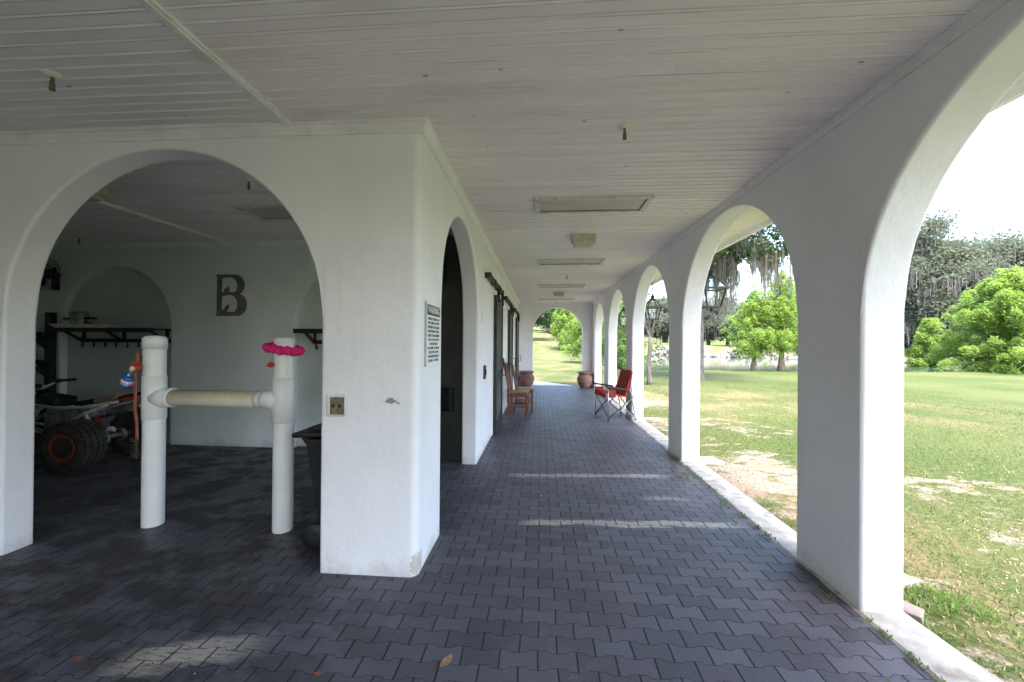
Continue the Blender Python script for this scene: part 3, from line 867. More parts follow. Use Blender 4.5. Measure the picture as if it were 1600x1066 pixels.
# the big mossy oak on the lawn, its crown above the porch
def mossy_oak():
    loc = at(7.15, 18.5)
    root = empty('oak_tree', loc, 0, 'big mossy oak on the lawn with leaning limb and grey moss hanging down', 'tree')
    mb = MB()
    mb.tube([(0, 0, -.3), (0, 0, .05), (.02, 0, .6), (.04, 0, 2.2), (.0, -.05, 3.6), (.05, -.1, 4.6)], [.40, .33, .26, .235, .23, .25], 12)
    fork = (.05, -.1, 4.5)
    tips = [(1.2, -.6, 7.2), (-1.8, -1.5, 7.4), (3.6, .8, 6.6), (-.6, 2.4, 8.2), (2.2, -2.8, 6.9), (-3.2, .6, 7.0), (.6, .2, 9)]
    lp = []
    for i, q in enumerate(tips): lp += limb(mb, fork, q, .17, .03, .10 if i else .02, 9)
    for p in lp[3::3]:
        q = np.array(p) + rng.normal(size=3) * np.array([1.1, 1.0, .6]); limb(mb, p, tuple(q), .035, .008, .1, 4)
    mb.build('trunk', M['bark'], root, True)
    cent = []
    for p in lp:
        p = np.array(p)
        if p[2] < 5.2: continue
        for _ in range(2): cent.append(p + rng.normal(size=3) * np.array([.9, .9, .45]))
    for _ in range(60):
        a = random.uniform(0, 2 * PI); r = 4.8 * math.sqrt(random.random())
        cent.append(np.array([.5 + r * math.cos(a), r * math.sin(a), random.uniform(5.6, 9.0)]))
    cent = [c for c in cent if mnoise.noise(Vector(tuple(c * .7))) > -.12]
    C, U, V = sprays(cent, 160, .36, .6, .085, 1.7, .3)
    quads_mesh('crown', C, U, V, M['oakleaf'], root)
    low = [c for c in cent if c[2] < 7.4][::4] + [np.array(p) for p in lp if 4.9 < p[2] < 7.5][::4]
    low = [c + rng.normal(size=3) * np.array([.12, .12, .12]) for c in low for _ in range(3)]
    C, U, V = moss_strips(low, 34, .85, .014, .07)
    extra = [np.array([.75, -.6, 5.1]), np.array([.95, -.7, 5.2]), np.array([2.6, -.8, 5.9]), np.array([-2.2, -4.2, 5.0]), np.array([3.4, .2, 5.7])]
    C2, U2, V2 = moss_strips([e + rng.normal(size=3) * np.array([.28, .28, .35]) for e in extra for _ in range(9)], 30, 1.6, .012, .05)
    quads_mesh('hanging_moss', np.concatenate([C, C2]), np.concatenate([U, U2]), np.concatenate([V, V2]), M['moss'], root)['kind'] = 'stuff'
mossy_oak()
# far woods on the other bank
GF = 'dark oaks of the far wood'
random.seed(31)
spots = [(52, 56, 15.0, 13), (61, 57, 15.5, 14), (70, 58, 16.5, 14), (78, 62, 16, 14), (58, 66, 17, 15), (67, 70, 17, 15), (46, 63, 15, 13), (88, 72, 17, 15)]
labs = 'grey green oak hung with moss in the far wood behind the right hand cypresses'
proto = None
for i, (x, y, h, w_) in enumerate(spots):
    if i < 3:
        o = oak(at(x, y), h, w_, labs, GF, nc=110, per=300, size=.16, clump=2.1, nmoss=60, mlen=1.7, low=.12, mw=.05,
                lobes=[(-3.5, -2, h * 1.02), (-2.2, -2, h * 1.10)] if i == 0 else None)
        if proto is None: proto = []
        proto.append(o)
    else:
        o = copy_tree(proto[1 + i % 2]); o.location = at(x, y); o.rotation_euler.z = random.uniform(0, 6); k = h / 15.5; o.scale = (k, k, k)
GW = 'trees on the opposite bank'
lab2 = 'soft green tree on the opposite bank beyond the pond and its rocks'
pr2 = [oak(at(22, 92), 9.5, 10, lab2, GW, nc=60, per=200, size=.22, clump=1.9, nmoss=14, mlen=2.4, low=.2, mw=.05)]
for (x, y, k) in ((30, 96, 1.0), (38, 92, 1.05), (45, 98, 1.15), (53, 90, 1.1), (14, 104, 1.0), (33, 108, 1.25), (60, 98, 1.2), (24, 110, 1.2), (48, 84, .9), (41, 80, .85), (6, 112, 1.1)):
    o = copy_tree(pr2[0]); o.location = at(x, y); o.rotation_euler.z = random.uniform(0, 6); o.scale = (k, k, k)
GH = 'trees on the rise behind the end arch'
for (x, y, k) in ((-14, 118, 1.2), (-3, 130, 1.3), (8, 126, 1.2)):
    o = copy_tree(pr2[0]); o.location = at(x, y); o.rotation_euler.z = random.uniform(0, 6); o.scale = (k, k, k)
    tag(o, 'distant green tree on the grassy rise beyond the end arch', 'tree', GH)
# slender bare tree near the porch
def sapling():
    root = empty('sapling', at(4.32, 15.9), 0, 'slender crooked young tree with bare forked branches near the third arch', 'tree')
    mb = MB()
    mb.tube([(0, 0, -.2), (.0, 0, .2), (-.04, 0, .9), (.03, 0, 1.5), (.0, 0, 1.9)], [.12, .10, .085, .08, .075], 9)
    tw = []
    for q, r in (((-.45, .1, 3.1), .05), ((-.1, -.2, 3.3), .045), ((.5, .2, 2.9), .045), ((.25, .1, 3.5), .04)):
        p = limb(mb, (0, 0, 1.85), q, r, .016, -.05, 6); tw.append(p)
    for q0, q1 in (((.02, 0, 1.4), (.48, -.1, .9)), ((.03, 0, 1.6), (.55, 0, 1.25)), ((-.03, 0, 1.2), (.38, .1, .55))): tw.append(limb(mb, q0, q1, .016, .005, .25, 6))
    for p in tw:
        for k in range(2, len(p)):
            q = np.array(p[k]) + rng.normal(size=3) * .22; limb(mb, p[k], tuple(q), .008, .003, .05, 3)
    mb.build('trunk', M['bark'], root, True)
    cent = [np.array(p[k]) for p in tw for k in range(3, len(p))]
    C, U, V = sprays(cent, 7, .13, .8, .055, 1.8, .2)
    quads_mesh('crown', C, U, V, M['oakhaze'], root)
sapling()
# rocks along the far bank
def rocks():
    random.seed(3); protos = []
    for k in range(4):
        bm = bmesh.new(); bmesh.ops.create_icosphere(bm, subdivisions=2, radius=1)
        for v in bm.verts:
            n = mnoise.noise(v.co * 1.1 + Vector((k * 9, 0, 0))); v.co *= 1 + .38 * n
            for ax in range(3): v.co[ax] = max(-.72, min(.72, v.co[ax]))
        me = bpy.data.meshes.new('bank_rock'); bm.to_mesh(me); bm.free(); me.materials.append(M['rock']); protos.append(me)
    x = 9.0
    for i in range(150):
        x = 9 + i * .28 + random.uniform(-.2, .2)
        lvl = random.choice((0, 0, 1, 1, 2))
        y = y_rear(x) - .4 + lvl * .7 + random.uniform(-.2, .2)
        s = random.uniform(.4, .8) * (1 if x < 32 else .7)
        o = bpy.data.objects.new('bank_rock', protos[i % 4]); col.objects.link(o)
        o.location = (x, y, max(WATER - .1, -.35 + lvl * .45 * (1 - sm(24, 40, x)))); o.scale = (s * random.uniform(1, 1.5), s, s * random.uniform(.6, .9))
        o.rotation_euler = (random.uniform(-.3, .3), random.uniform(-.3, .3), random.uniform(0, 6))
        tag(o, 'grey angular rock in the retaining bank across the pond', 'rock', 'rocks of the far pond bank')
rocks()

# ------------------------------------------------------------------ ceiling fittings
def ceiling_light(x, y, label, w=1.13, d=.44):
    root = empty('ceiling_light', (x, y, H), 0, label, 'ceiling light', 'long ceiling lights')
    f = MB(); t = .05
    for a, b in (((-w / 2, -d / 2), (w / 2, -d / 2 + t)), ((-w / 2, d / 2 - t), (w / 2, d / 2)), ((-w / 2, -d / 2 + t + .0005), (-w / 2 + t, d / 2 - t - .0005)), ((w / 2 - t, -d / 2 + t + .0005), (w / 2, d / 2 - t - .0005))):
        f.span((*a, -.022), (*b, .02))
    f.build('frame', M['lightframe'], root, bevel=.004)
    g = MB(); g.span((-w / 2 + t - .006, -d / 2 + t - .006, -.009), (w / 2 - t + .006, d / 2 - t + .006, .012))
    g.build('diffuser', M['diffuser'], root)
    s = MB()
    for a, b in (((-w / 2 + t - .004, -d / 2 + t - .004), (w / 2 - t + .004, -d / 2 + t + .012)), ((-w / 2 + t - .004, d / 2 - t - .012), (w / 2 - t + .004, d / 2 - t + .004)), ((w / 2 - t - .012, -d / 2 + t + .013), (w / 2 - t + .004, d / 2 - t - .013))):
        s.span((*a, -.014), (*b, -.008))
    s.build('gasket', M['letter'], root)
    return root
l0 = ceiling_light(.50, 3.99, 'largest looking long ceiling light, nearest the viewer on the porch')
for y, lb in ((6.78, 'second long ceiling light beyond the boxy fixture on the porch'), (9.62, 'third long ceiling light along the porch'), (12.45, 'last long ceiling light before the end arch')):
    o = copy_tree(l0); o.location = (.50, y, H); o['label'] = lb
o = copy_tree(l0); o.location = (-2.64, 4.07, H); o['label'] = 'long ceiling light inside the bay, partly hidden by its arch'
def box_light(x, y, label, rz=0):
    root = empty('box_light', (x, y, H), rz, label, 'light fixture', 'boxy cream ceiling fixtures')
    MB().span((-.15, -.13, -.075), (.15, .13, .01)).build('housing', M['fixture'], root, bevel=.008)
    MB().prism([(-.145, -.12), (.145, -.12), (.12, .11), (-.12, .11)], -.125, -.074).build('lens', M['fixture'], root, bevel=.01)
    return root
b0 = box_light(.55, 5.18, 'boxy cream ceiling fixture between the first two long porch lights')
for x, y, lb in ((.50, 10.85, 'boxy cream ceiling fixture far along the porch'), (-4.16, 3.24, 'boxy cream ceiling fixture inside the bay, mostly behind its arch')):
    o = copy_tree(b0); o.location = (x, y, H); o['label'] = lb
def sprinkler(x, y, label):
    root = empty('sprinkler_head', (x, y, H), 0, label, 'sprinkler', 'ceiling sprinkler heads')
    MB().lathe([(.001, -.022), (.018, -.020), (.040, -.010), (.043, .004)], 18).build('escutcheon', M['ivory'], root, True)
    m = MB(); m.tube([(0, 0, -.018), (0, 0, -.045)], .008, 8); m.tube([(0, 0, -.045), (0, 0, -.085)], [.011, .012], 8); m.lathe([(.012, -.090), (.014, -.084)], 10)
    m.build('nozzle', M['brass'], root, True)
    return root
s0 = sprinkler(-2.575, 1.885, 'sprinkler head on the ceiling in front of the bay arch')
for x, y, lb in ((.53, 2.56, 'sprinkler head on the porch ceiling before the first long light'), (.53, 8.06, 'sprinkler head on the porch ceiling beyond the second long light'), (.53, 13.1, 'farthest sprinkler head, just above the end arch'), (-2.53, 3.23, 'sprinkler head inside the bay near the top of its arch'), (-6.29, 4.92, 'sprinkler head inside the bay above the left niche')):
    o = copy_tree(s0); o.location = (x, y, H); o['label'] = lb

# ------------------------------------------------------------------ sign, letter, outlets
def text_mesh(s, size, ext=.0):
    cu = bpy.data.curves.new('txt', 'FONT'); cu.body = s; cu.size = size; cu.align_x = 'CENTER'; cu.align_y = 'CENTER'; cu.extrude = ext
    ob = bpy.data.objects.new('txt', cu); col.objects.link(ob)
    dg = bpy.context.evaluated_depsgraph_get()
    me = bpy.data.meshes.new_from_object(ob.evaluated_get(dg))
    bpy.data.objects.remove(ob)
    return me
def sign():
    cy, z0, z1, w = 2.765, 1.335, 1.775, .37
    root = empty('wall_sign', (XL, cy, (z0 + z1) / 2), R(90), 'tall white notice with black heading and lines of text beside the corridor arch', 'sign')
    hh = (z1 - z0) / 2
    # local: x along the wall (+x = world +y), -y away from the wall (world +x)
    MB().span((-w / 2, -.012, -hh), (w / 2, .004, hh)).build('board', M['sign'], root, bevel=.002)
    e = MB(); e.span((-w / 2 - .003, -.014, -hh), (-w / 2 + .003, .003, hh)); e.build('edge', M['steel'], root)
    MB().span((-w / 2 + .022, -.0145, hh - .088), (w / 2 - .02, -.011, hh - .018)).build('heading_panel', M['ink'], root)
    def put(s, size, z, nm, mat, dy):
        me = text_mesh(s, size, .0006)
        x0 = min(v.co.x for v in me.vertices); x1 = max(v.co.x for v in me.vertices)
        k = min(1.15, (w - .075) / (x1 - x0))
        for v in me.vertices: v.co = Vector((v.co.x * k, dy - v.co.z, v.co.y))
        o = link(nm, me, mat, root); o.location = (0, 0, z)
    put('WARNING', .075, hh - .053, 'heading', M['sign'], -.0152)
    lines = ['UNDER FLORIDA LAW', 'AN EQUINE ACTIVITY', 'SPONSOR OR EQUINE', 'PROFESSIONAL IS NOT', 'LIABLE FOR AN INJURY', 'TO OR THE DEATH OF', 'A PARTICIPANT', 'IN EQUINE ACTIVITIES', 'RESULTING FROM', 'THE INHERENT RISKS OF', 'EQUINE ACTIVITIES']
    for i, s in enumerate(lines): put(s, .027, hh - .113 - i * .0292, 'lettering', M['ink'], -.0128)
sign()
def wall_letter():
    k = .000785
    def T(p): return ((p[0] - 510) * k, -(p[1] - 562) * k)
    def arcpts(c, rx, ry, a0, a1, n): return [(c[0] + rx * math.cos(R(a0 + (a1 - a0) * i / n)), c[1] + ry * math.sin(R(a0 + (a1 - a0) * i / n))) for i in range(n + 1)]
    outer = [(215, 188), (560, 188)] + arcpts((575, 375), 182, 187, -80, 62, 14) + [(672, 545)] + arcpts((630, 735), 172, 200, -75, 88, 16) + [(215, 937), (242, 895), (242, 225)]
    in1 = [(325, 262), (350, 262), (375, 246)] + arcpts((470, 400), 162, 162, -105, 38, 12) + [(590, 508), (462, 508), (470, 440), (452, 395), (425, 448), (402, 432), (382, 470), (384, 508), (325, 508)]
    in2 = [(322, 585), (362, 580), (400, 560)] + arcpts((470, 730), 165, 174, -105, 40, 12) + [(592, 862), (415, 862), (455, 800), (465, 755), (452, 728), (400, 770), (380, 830), (345, 825), (322, 850)]
    cu = bpy.data.curves.new('letter', 'CURVE'); cu.dimensions = '2D'; cu.fill_mode = 'BOTH'; cu.extrude = .009
    for L in (outer, in1, in2):
        sp = cu.splines.new('POLY'); sp.points.add(len(L) - 1); sp.use_cyclic_u = True
        for p, q in zip(sp.points, L): p.co = (*T(q), 0, 1)
    ob = bpy.data.objects.new('t', cu); col.objects.link(ob)
    me = bpy.data.meshes.new_from_object(ob.evaluated_get(bpy.context.evaluated_depsgraph_get())); bpy.data.objects.remove(ob)
    o = link('wall_letter', me, M['letter']); o.location = (-4.375, YB - .010, 2.143); o.rotation_euler = (R(90), 0, 0)
    tag(o, 'large dark metal capital B on the back wall of the bay', 'letter')
wall_letter()
def outlet():
    x, z = -1.308, 1.088
    root = empty('outlet_box', (x, YA, z), 0, 'recessed brass outlet in a white surround on the front pier', 'outlet')
    f = MB()
    for a, b in (((-.066, -.073), (-.046, .073)), ((.052, -.073), (.066, .073)), ((-.0455, .052), (.0515, .073)), ((-.0455, -.073), (.0515, -.060))):
        f.span((a[0], -.014, a[1]), (b[0], .004, b[1]))
    f.build('surround', M['stucco'], root, bevel=.004)
    c = MB(); c.span((-.046, -.003, -.06), (.052, .002, .052)); c.build('cover', M['brass'], root)
    s = MB(); 
    for dx in (-.026, .018): s.lathe([(.013, -.006), (.013, .0)], 12, Matrix.Rotation(R(90), 3, 'X'), (dx, -.004, -.005))
    s.build('socket', M['black'], root)
outlet()
def switch(y, z, lb, s=.055):
    root = empty('wall_switch', (XL, y, z), 0, lb, 'switch', 'black wall switches by the doors')
    MB().span((-.003, -s, -s * 1.25), (.022, s, s * 1.25)).build('plate', M['blackplastic'], root, bevel=.005)
    MB().span((.022, -s * .35, -s * .5), (.034, s * .35, s * .5)).build('cover', M['black'], root, bevel=.003)
    return root
q = switch(5.40, 1.09, 'black switch on the corridor wall before the first sliding door', .075)
o = copy_tree(q); o.location = (XL, 8.15, 1.09); o['label'] = 'black switch on the corridor wall between the first two sliding doors'
o = MB().span((XL - .003, 5.10, 1.755), (XL + .012, 5.135, 1.91)).build('thermometer', M['ivory'], None, bevel=.004)
tag(o, 'thin pale vertical strip on the corridor wall above the first black switch', 'thermometer')
p = empty('electrical_panel', (-1.166, 4.964, .776), R(-28.4), 'dark square electrical box on the dark shade panel seen through the corridor arch', 'electrical box')
MB().span((-.10, -.07, -.15), (.10, .003, .15)).build('case', M['blackplastic'], p, bevel=.006)
MB().span((-.085, -.078, -.135), (.085, -.0705, .135)).build('door', M['blackplastic'], p, bevel=.003)

def wall_fan(loc, rz, label):
    root = empty('wall_fan', loc, rz, label, 'fan', 'black wall fans')
    # faces local -Y
    c = MB(); r = .23
    for k in range(28):
        a = 2 * PI * k / 28
        e = Vector((math.cos(a), 0, math.sin(a)))
        c.tube([e * .05 + Vector((0, -.20, 0)), e * .15 + Vector((0, -.19, 0)), e * r + Vector((0, -.13, 0)), e * .14 + Vector((0, -.06, 0))], .0025, 4)
    for rr, yy in ((r, -.13), (.16, -.188), (.09, -.198)):
        c.tube([(rr * math.cos(2 * PI * i / 28), yy, rr * math.sin(2 * PI * i / 28)) for i in range(29)], .004, 5, False)
    c.build('guard', M['black'], root)
    b = MB()
    for k in range(3):
        a0 = 2 * PI * k / 3
        for s in range(5):
            pass
        pts = [(.03 * math.cos(a0), -.12, .03 * math.sin(a0)), (.19 * math.cos(a0 - .35), -.11, .19 * math.sin(a0 - .35)), (.20 * math.cos(a0 + .5), -.145, .20 * math.sin(a0 + .5)), (.06 * math.cos(a0 + .9), -.135, .06 * math.sin(a0 + .9))]
        b.add(pts + [(x, y + .004, z) for x, y, z in pts], [(0, 1, 2, 3), (7, 6, 5, 4), (0, 4, 5, 1), (1, 5, 6, 2), (2, 6, 7, 3), (3, 7, 4, 0)])
    b.build('blade', M['blackplastic'], root)
    m = MB(); m.tube([(0, -.10, 0), (0, -.02, 0)], [.07, .055], 14); m.span((-.05, -.03, -.22), (.05, 0, .03)); m.build('motor', M['blackplastic'], root, True)
    return root
f0 = wall_fan((-7.1, YB, 2.44), 0, 'black wall fan high on the bay back wall beside the left pier')
o = copy_tree(f0); o.location = (-1.269, 5.02, 2.47); o.rotation_euler.z = R(-28.4); o['label'] = 'black wall fan glimpsed in the dark through the corridor arch'

# ------------------------------------------------------------------ lanterns
def lantern(y, label):
    root = empty('wall_lantern', (2.035, y, 2.24), 0, label, 'lantern', 'black lanterns hung on the colonnade')
    cx = .245
    f = MB(); t, b_ = .135, .085; zt, zb_ = 0.0, -.245; rt_ = .052; zr = .155
    cs = [(1, 1), (1, -1), (-1, -1), (-1, 1)]
    for i, (sx, sy) in enumerate(cs):
        f.bar((cx + sx * t, sy * t, zt), (cx + sx * b_, sy * b_, zb_), .020, .020)
        f.bar((cx + sx * t, sy * t, zt), (cx + sx * rt_, sy * rt_, zr), .017, .017)
        nx, ny = cs[(i + 1) % 4]
        for (a, z, w_) in ((t + .012, zt, .030), (b_, zb_, .024), (rt_, zr, .020)):
            f.bar((cx + sx * a, sy * a, z), (cx + nx * a, ny * a, z), w_, w_ * .9)
    f.span((cx - b_, -b_, zb_ - .008), (cx + b_, b_, zb_ + .002))
    f.lathe([(.062, zr - .01), (.07, zr + .012), (.04, zr + .03), (.03, zr + .06), (.045, zr + .075), (.02, zr + .10), (.001, zr + .14)], 14, None, (cx, 0, 0))
    f.lathe([(.001, zb_ - .075), (.012, zb_ - .06), (.022, zb_ - .035), (.012, zb_ - .02), (.035, zb_ - .006)], 12, None, (cx, 0, 0))
    f.build('frame', M['black'], root)
    g = MB()
    for i in range(4):
        (ax, ay), (bx, by) = cs[i], cs[(i + 1) % 4]
        g.add([(cx + ax * t * .99, ay * t * .99, zt - .008), (cx + bx * t * .99, by * t * .99, zt - .008), (cx + bx * b_ * .99, by * b_ * .99, zb_ + .008), (cx + ax * b_ * .99, ay * b_ * .99, zb_ + .008)], [(0, 1, 2, 3)])
        g.add([(cx + ax * t * .98, ay * t * .98, zt + .012), (cx + bx * t * .98, by * t * .98, zt + .012), (cx + bx * rt_, by * rt_, zr - .008), (cx + ax * rt_, ay * rt_, zr - .008)], [(0, 1, 2, 3)])
    g.build('glass', M['glass'], root)
    c = MB()
    for k in range(3):
        a = 2 * PI * k / 3; c.tube([(cx + .03 * math.cos(a), .03 * math.sin(a), zb_ + .0), (cx + .03 * math.cos(a), .03 * math.sin(a), zb_ + .13)], .011, 8)
    c.build('candle_tube', M['ivory'], root, True)
    k = MB(); pts = []
    for i in range(15):
        a = PI * (1.0 - i / 14 * 1.35); pts.append((cx * .5 + .125 * math.cos(a), 0, .42 + .11 * math.sin(a)))
    k.tube([(0.0, 0, .10), (.01, 0, .30)] + pts[:1] + pts, .009, 7)
    k.tube([(cx, 0, zr + .13), (cx, 0, .36)], .006, 6)
    k.tube([(cx - .012 + .028 * math.cos(a / 8 * 2 * PI), 0, .375 + .028 * math.sin(a / 8 * 2 * PI)) for a in range(9)], .006, 6)
    k.tube([(.01, 0, -.05), (cx * .45, 0, -.11), (cx - b_ - .02, 0, -.10)], .008, 6)
    k.span((-.002, -.04, -.12), (.014, .04, .20))
    k.build('bracket', M['black'], root, True)
    return root
n0 = lantern(5.44, 'black lantern half hidden behind the second pier, nearest of the lanterns')
for y, lb in ((8.20, 'black lantern in full view through the third side arch'), (11.0, 'farthest black lantern, seen through the fourth side arch')):
    o = copy_tree(n0); o.location = (2.035, y, 2.24); o['label'] = lb

# ------------------------------------------------------------------ hitching rail of white pipe
def hitch():
    root = empty('hitching_rail', (0, 0, 0), 0, 'white plastic pipe hitching rail with a stained crossbar under the bay arch', 'hitching rail')
    xa, xb, y = -3.13, -2.03, 2.985; r = .074
    for x, yy in ((xa, y), (xb, y + .005)):
        p = MB(); p.tube([(x, yy, 0.0), (x, yy, 1.5)], r, 32); o = p.build('post', M['pvc'], root, True, .004)
        c = MB(); zt = 1.515
        if x == xa:
            c.lathe([(r + .006, 1.425), (r + .006, zt - .012), (r + .004, zt), (.06, zt + .016), (.001, zt + .022)], 32, None, (x, yy, 0))
        else:
            c.lathe([(r + .003, 1.488), (r + .003, zt - .010), (r - .004, zt), (.06, zt + .012), (.001, zt + .017)], 32, None, (x, yy, 0))
        c.build('cap', M['pvc'], o, True)
    for x, s in ((xa, 1), (xb, -1)):
        t = MB(); t.lathe([(r, .858), (r + .006, .862), (r + .006, 1.206), (r, 1.21)], 32, None, (x, y, 0))
        t.tube([(x + s * .02, y, 1.033), (x + s * .11, y, 1.033), (x + s * .125, y, 1.033), (x + s * .165, y, 1.033)], [.080, .078, .073, .073], 28)
        if s > 0: t.tube([(x + s * .150, y, 1.033), (x + s * .160, y, 1.033)], [.079, .079], 28)
        else: t.tube([(x + s * .130, y, 1.033), (x + s * .215, y, 1.033)], [.071, .071], 28)
        t.build('tee_fitting', M['pvc'], root, True)
    MB().tube([(xa + .12, y, 1.033), (xb - .12, y, 1.033)], .067, 28).build('crossbar', M['pvc_bar'], root, True)
    return xa, xb, y
hxa, hxb, hy = hitch()
def pompoms():
    mb = MB(); n = 15
    for i in range(n):
        a = 2 * PI * i / n; rr = .108
        x, y = hxb + .0 + rr * 1.1 * math.cos(a), hy + rr * math.sin(a); z = 1.435 - .018 * math.cos(a) + .006 * math.sin(i * 3.1)
        b = len(mb.v); mb.ball((x, y, z), .035, 12, 9)
        for j in range(b, len(mb.v)):
            v = Vector(mb.v[j]); d = v - Vector((x, y, z)); mb.v[j] = tuple(v + d * (.22 * mnoise.noise(v * 70) + .1 * mnoise.noise(v * 160)))
    o = mb.build('garland', M['pink'], None, True)
    tag(o, 'fuzzy hot pink pompom garland looped round the right pipe post', 'garland')
pompoms()
k = MB(); k.ball((hxb - .045, hy - .088, 1.315), .022, 10, 7); k.ball((hxb - .060, hy - .092, 1.312), .014, 8, 6); k.ball((hxb - .035, hy - .100, 1.322), .012, 8, 6)
tag(k.build('knob', M['redplastic'], None, True), 'small red knob on the right pipe post below the pink garland', 'knob')
def strap():
    root = empty('lead_strap', (hxa, hy, 0), 0, 'rust red strap hanging down the left pipe post with dark twigs at its end', 'strap')
    m = MB(); x0, yy = -.055, -.102
    pts = [(-.10, -.04, 1.345), (-.098, -.045, 1.29), (-.06, yy, 1.25), (x0, yy, 1.20), (x0, yy - .002, .95), (x0 + .003, yy + .010, .85), (x0 + .008, yy + .010, .70)]
    for a, b in zip(pts, pts[1:]): m.bar(a, b, .030, .006, (0.3, 1, 0))
    m.ball((-.105, -.035, 1.35), .024, 10, 7, (.7, 1, 2.0))
    m.build('webbing', M['strap'], root)
    t = MB(); random.seed(4)
    for i in range(46):
        z = random.uniform(.57, .71); a = random.uniform(0, 6.28)
        p0 = Vector((x0 + .01, yy + .004, z)); p1 = p0 + Vector((math.cos(a) * .045, -abs(math.sin(a)) * .03, random.uniform(-.025, .03))) * random.uniform(.5, 1.2)
        t.tube([p0, p1], [.003, .0012], 4)
    t.tube([(x0 + .008, yy + .006, .70), (x0 + .012, yy + .004, .56)], [.010, .005], 6)
    t.build('twig_bundle', M['bristle'], root)
strap()
def spray_bottle():
    # hangs by its trigger from the post, tilted
    root = empty('spray_bottle', (hxa - .055, hy - .115, 1.30), 0, 'clear spray bottle of blue liquid with red trigger hung on the left pipe post', 'spray bottle')
    root.rotation_euler = (R(10), R(32), 0)
    b = MB(); b.lathe([(.001, -.205), (.036, -.204), (.040, -.195), (.041, -.13), (.038, -.105)], 20); b.build('liquid', M['blue'], root, True)
    n = MB(); n.lathe([(.0385, -.108), (.030, -.085), (.016, -.068), (.014, -.045)], 20); n.build('bottle', M['glass'], root, True)
    l = MB(); l.lathe([(.0415, -.175), (.0415, -.135)], 20); l.build('label_band', M['labelwhite'], root, True)
    l = MB(); l.lathe([(.0422, -.166), (.0422, -.146)], 12, Matrix.Diagonal((1, 1, 1))); l.build('label_stripe', M['labelred'], root, True)
    c = MB(); c.lathe([(.016, -.05), (.018, -.03), (.012, -.012), (.010, 0)], 14); c.build('collar', M['ivory'], root, True)
    t = MB(); t.box((.018, 0, .006), (.085, .024, .022), Matrix.Rotation(R(-14), 3, 'Y')); t.bar((.045, 0, -.005), (.038, 0, -.048), .014, .010); t.build('trigger', M['redplastic'], root, bevel=.004)
spray_bottle()

# ------------------------------------------------------------------ wheelie bin
def bin_():
    root = empty('wheelie_bin', (-1.385, 2.96, 0), 0, 'black wheeled rubbish bin standing half hidden behind the front pier', 'bin')
    b = MB(); z0, z1 = .05, .80
    lo, hi = (.20, .20), (.285, .265)
    b.add([(-lo[0], -lo[1], z0), (lo[0], -lo[1], z0), (lo[0], lo[1], z0), (-lo[0], lo[1], z0), (-hi[0], -hi[1], z1), (hi[0], -hi[1], z1), (hi[0], hi[1], z1), (-hi[0], hi[1], z1)],
          [(3, 2, 1, 0), (0, 1, 5, 4), (1, 2, 6, 5), (2, 3, 7, 6), (3, 0, 4, 7), (4, 5, 6, 7)])
    for sy in (-1, 1):
        b.add([(-hi[0], sy * .20, .70), (-hi[0], sy * .20, .80), (-hi[0] - .085, sy * .20, .80), (-hi[0], sy * .18, .70), (-hi[0], sy * .18, .80), (-hi[0] - .085, sy * .18, .80)], [(0, 1, 2), (3, 5, 4), (0, 2, 5, 3), (0, 3, 4, 1), (1, 4, 5, 2)])
    b.build('body', M['blackplastic'], root, bevel=.012)
    l = MB(); l.box((-.02, 0, .835), (.66, .57, .035)); l.box((.0, 0, .862), (.50, .44, .03)); l.span((-.40, -.25, .80), (-.33, .25, .835)); l.build('lid', M['blackplastic'], root, bevel=.014, seg=3)
    for sy in (-1, 1):
        w_ = MB(); Mx = Matrix.Rotation(R(90), 3, 'X')
        w_.lathe([(.03, -.028), (.085, -.028), (.098, -.016), (.098, .016), (.085, .028), (.03, .028)], 24, Mx, (-.225, sy * .225, .098)); w_.build('wheel', M['blackplastic'], root, True)
bin_()

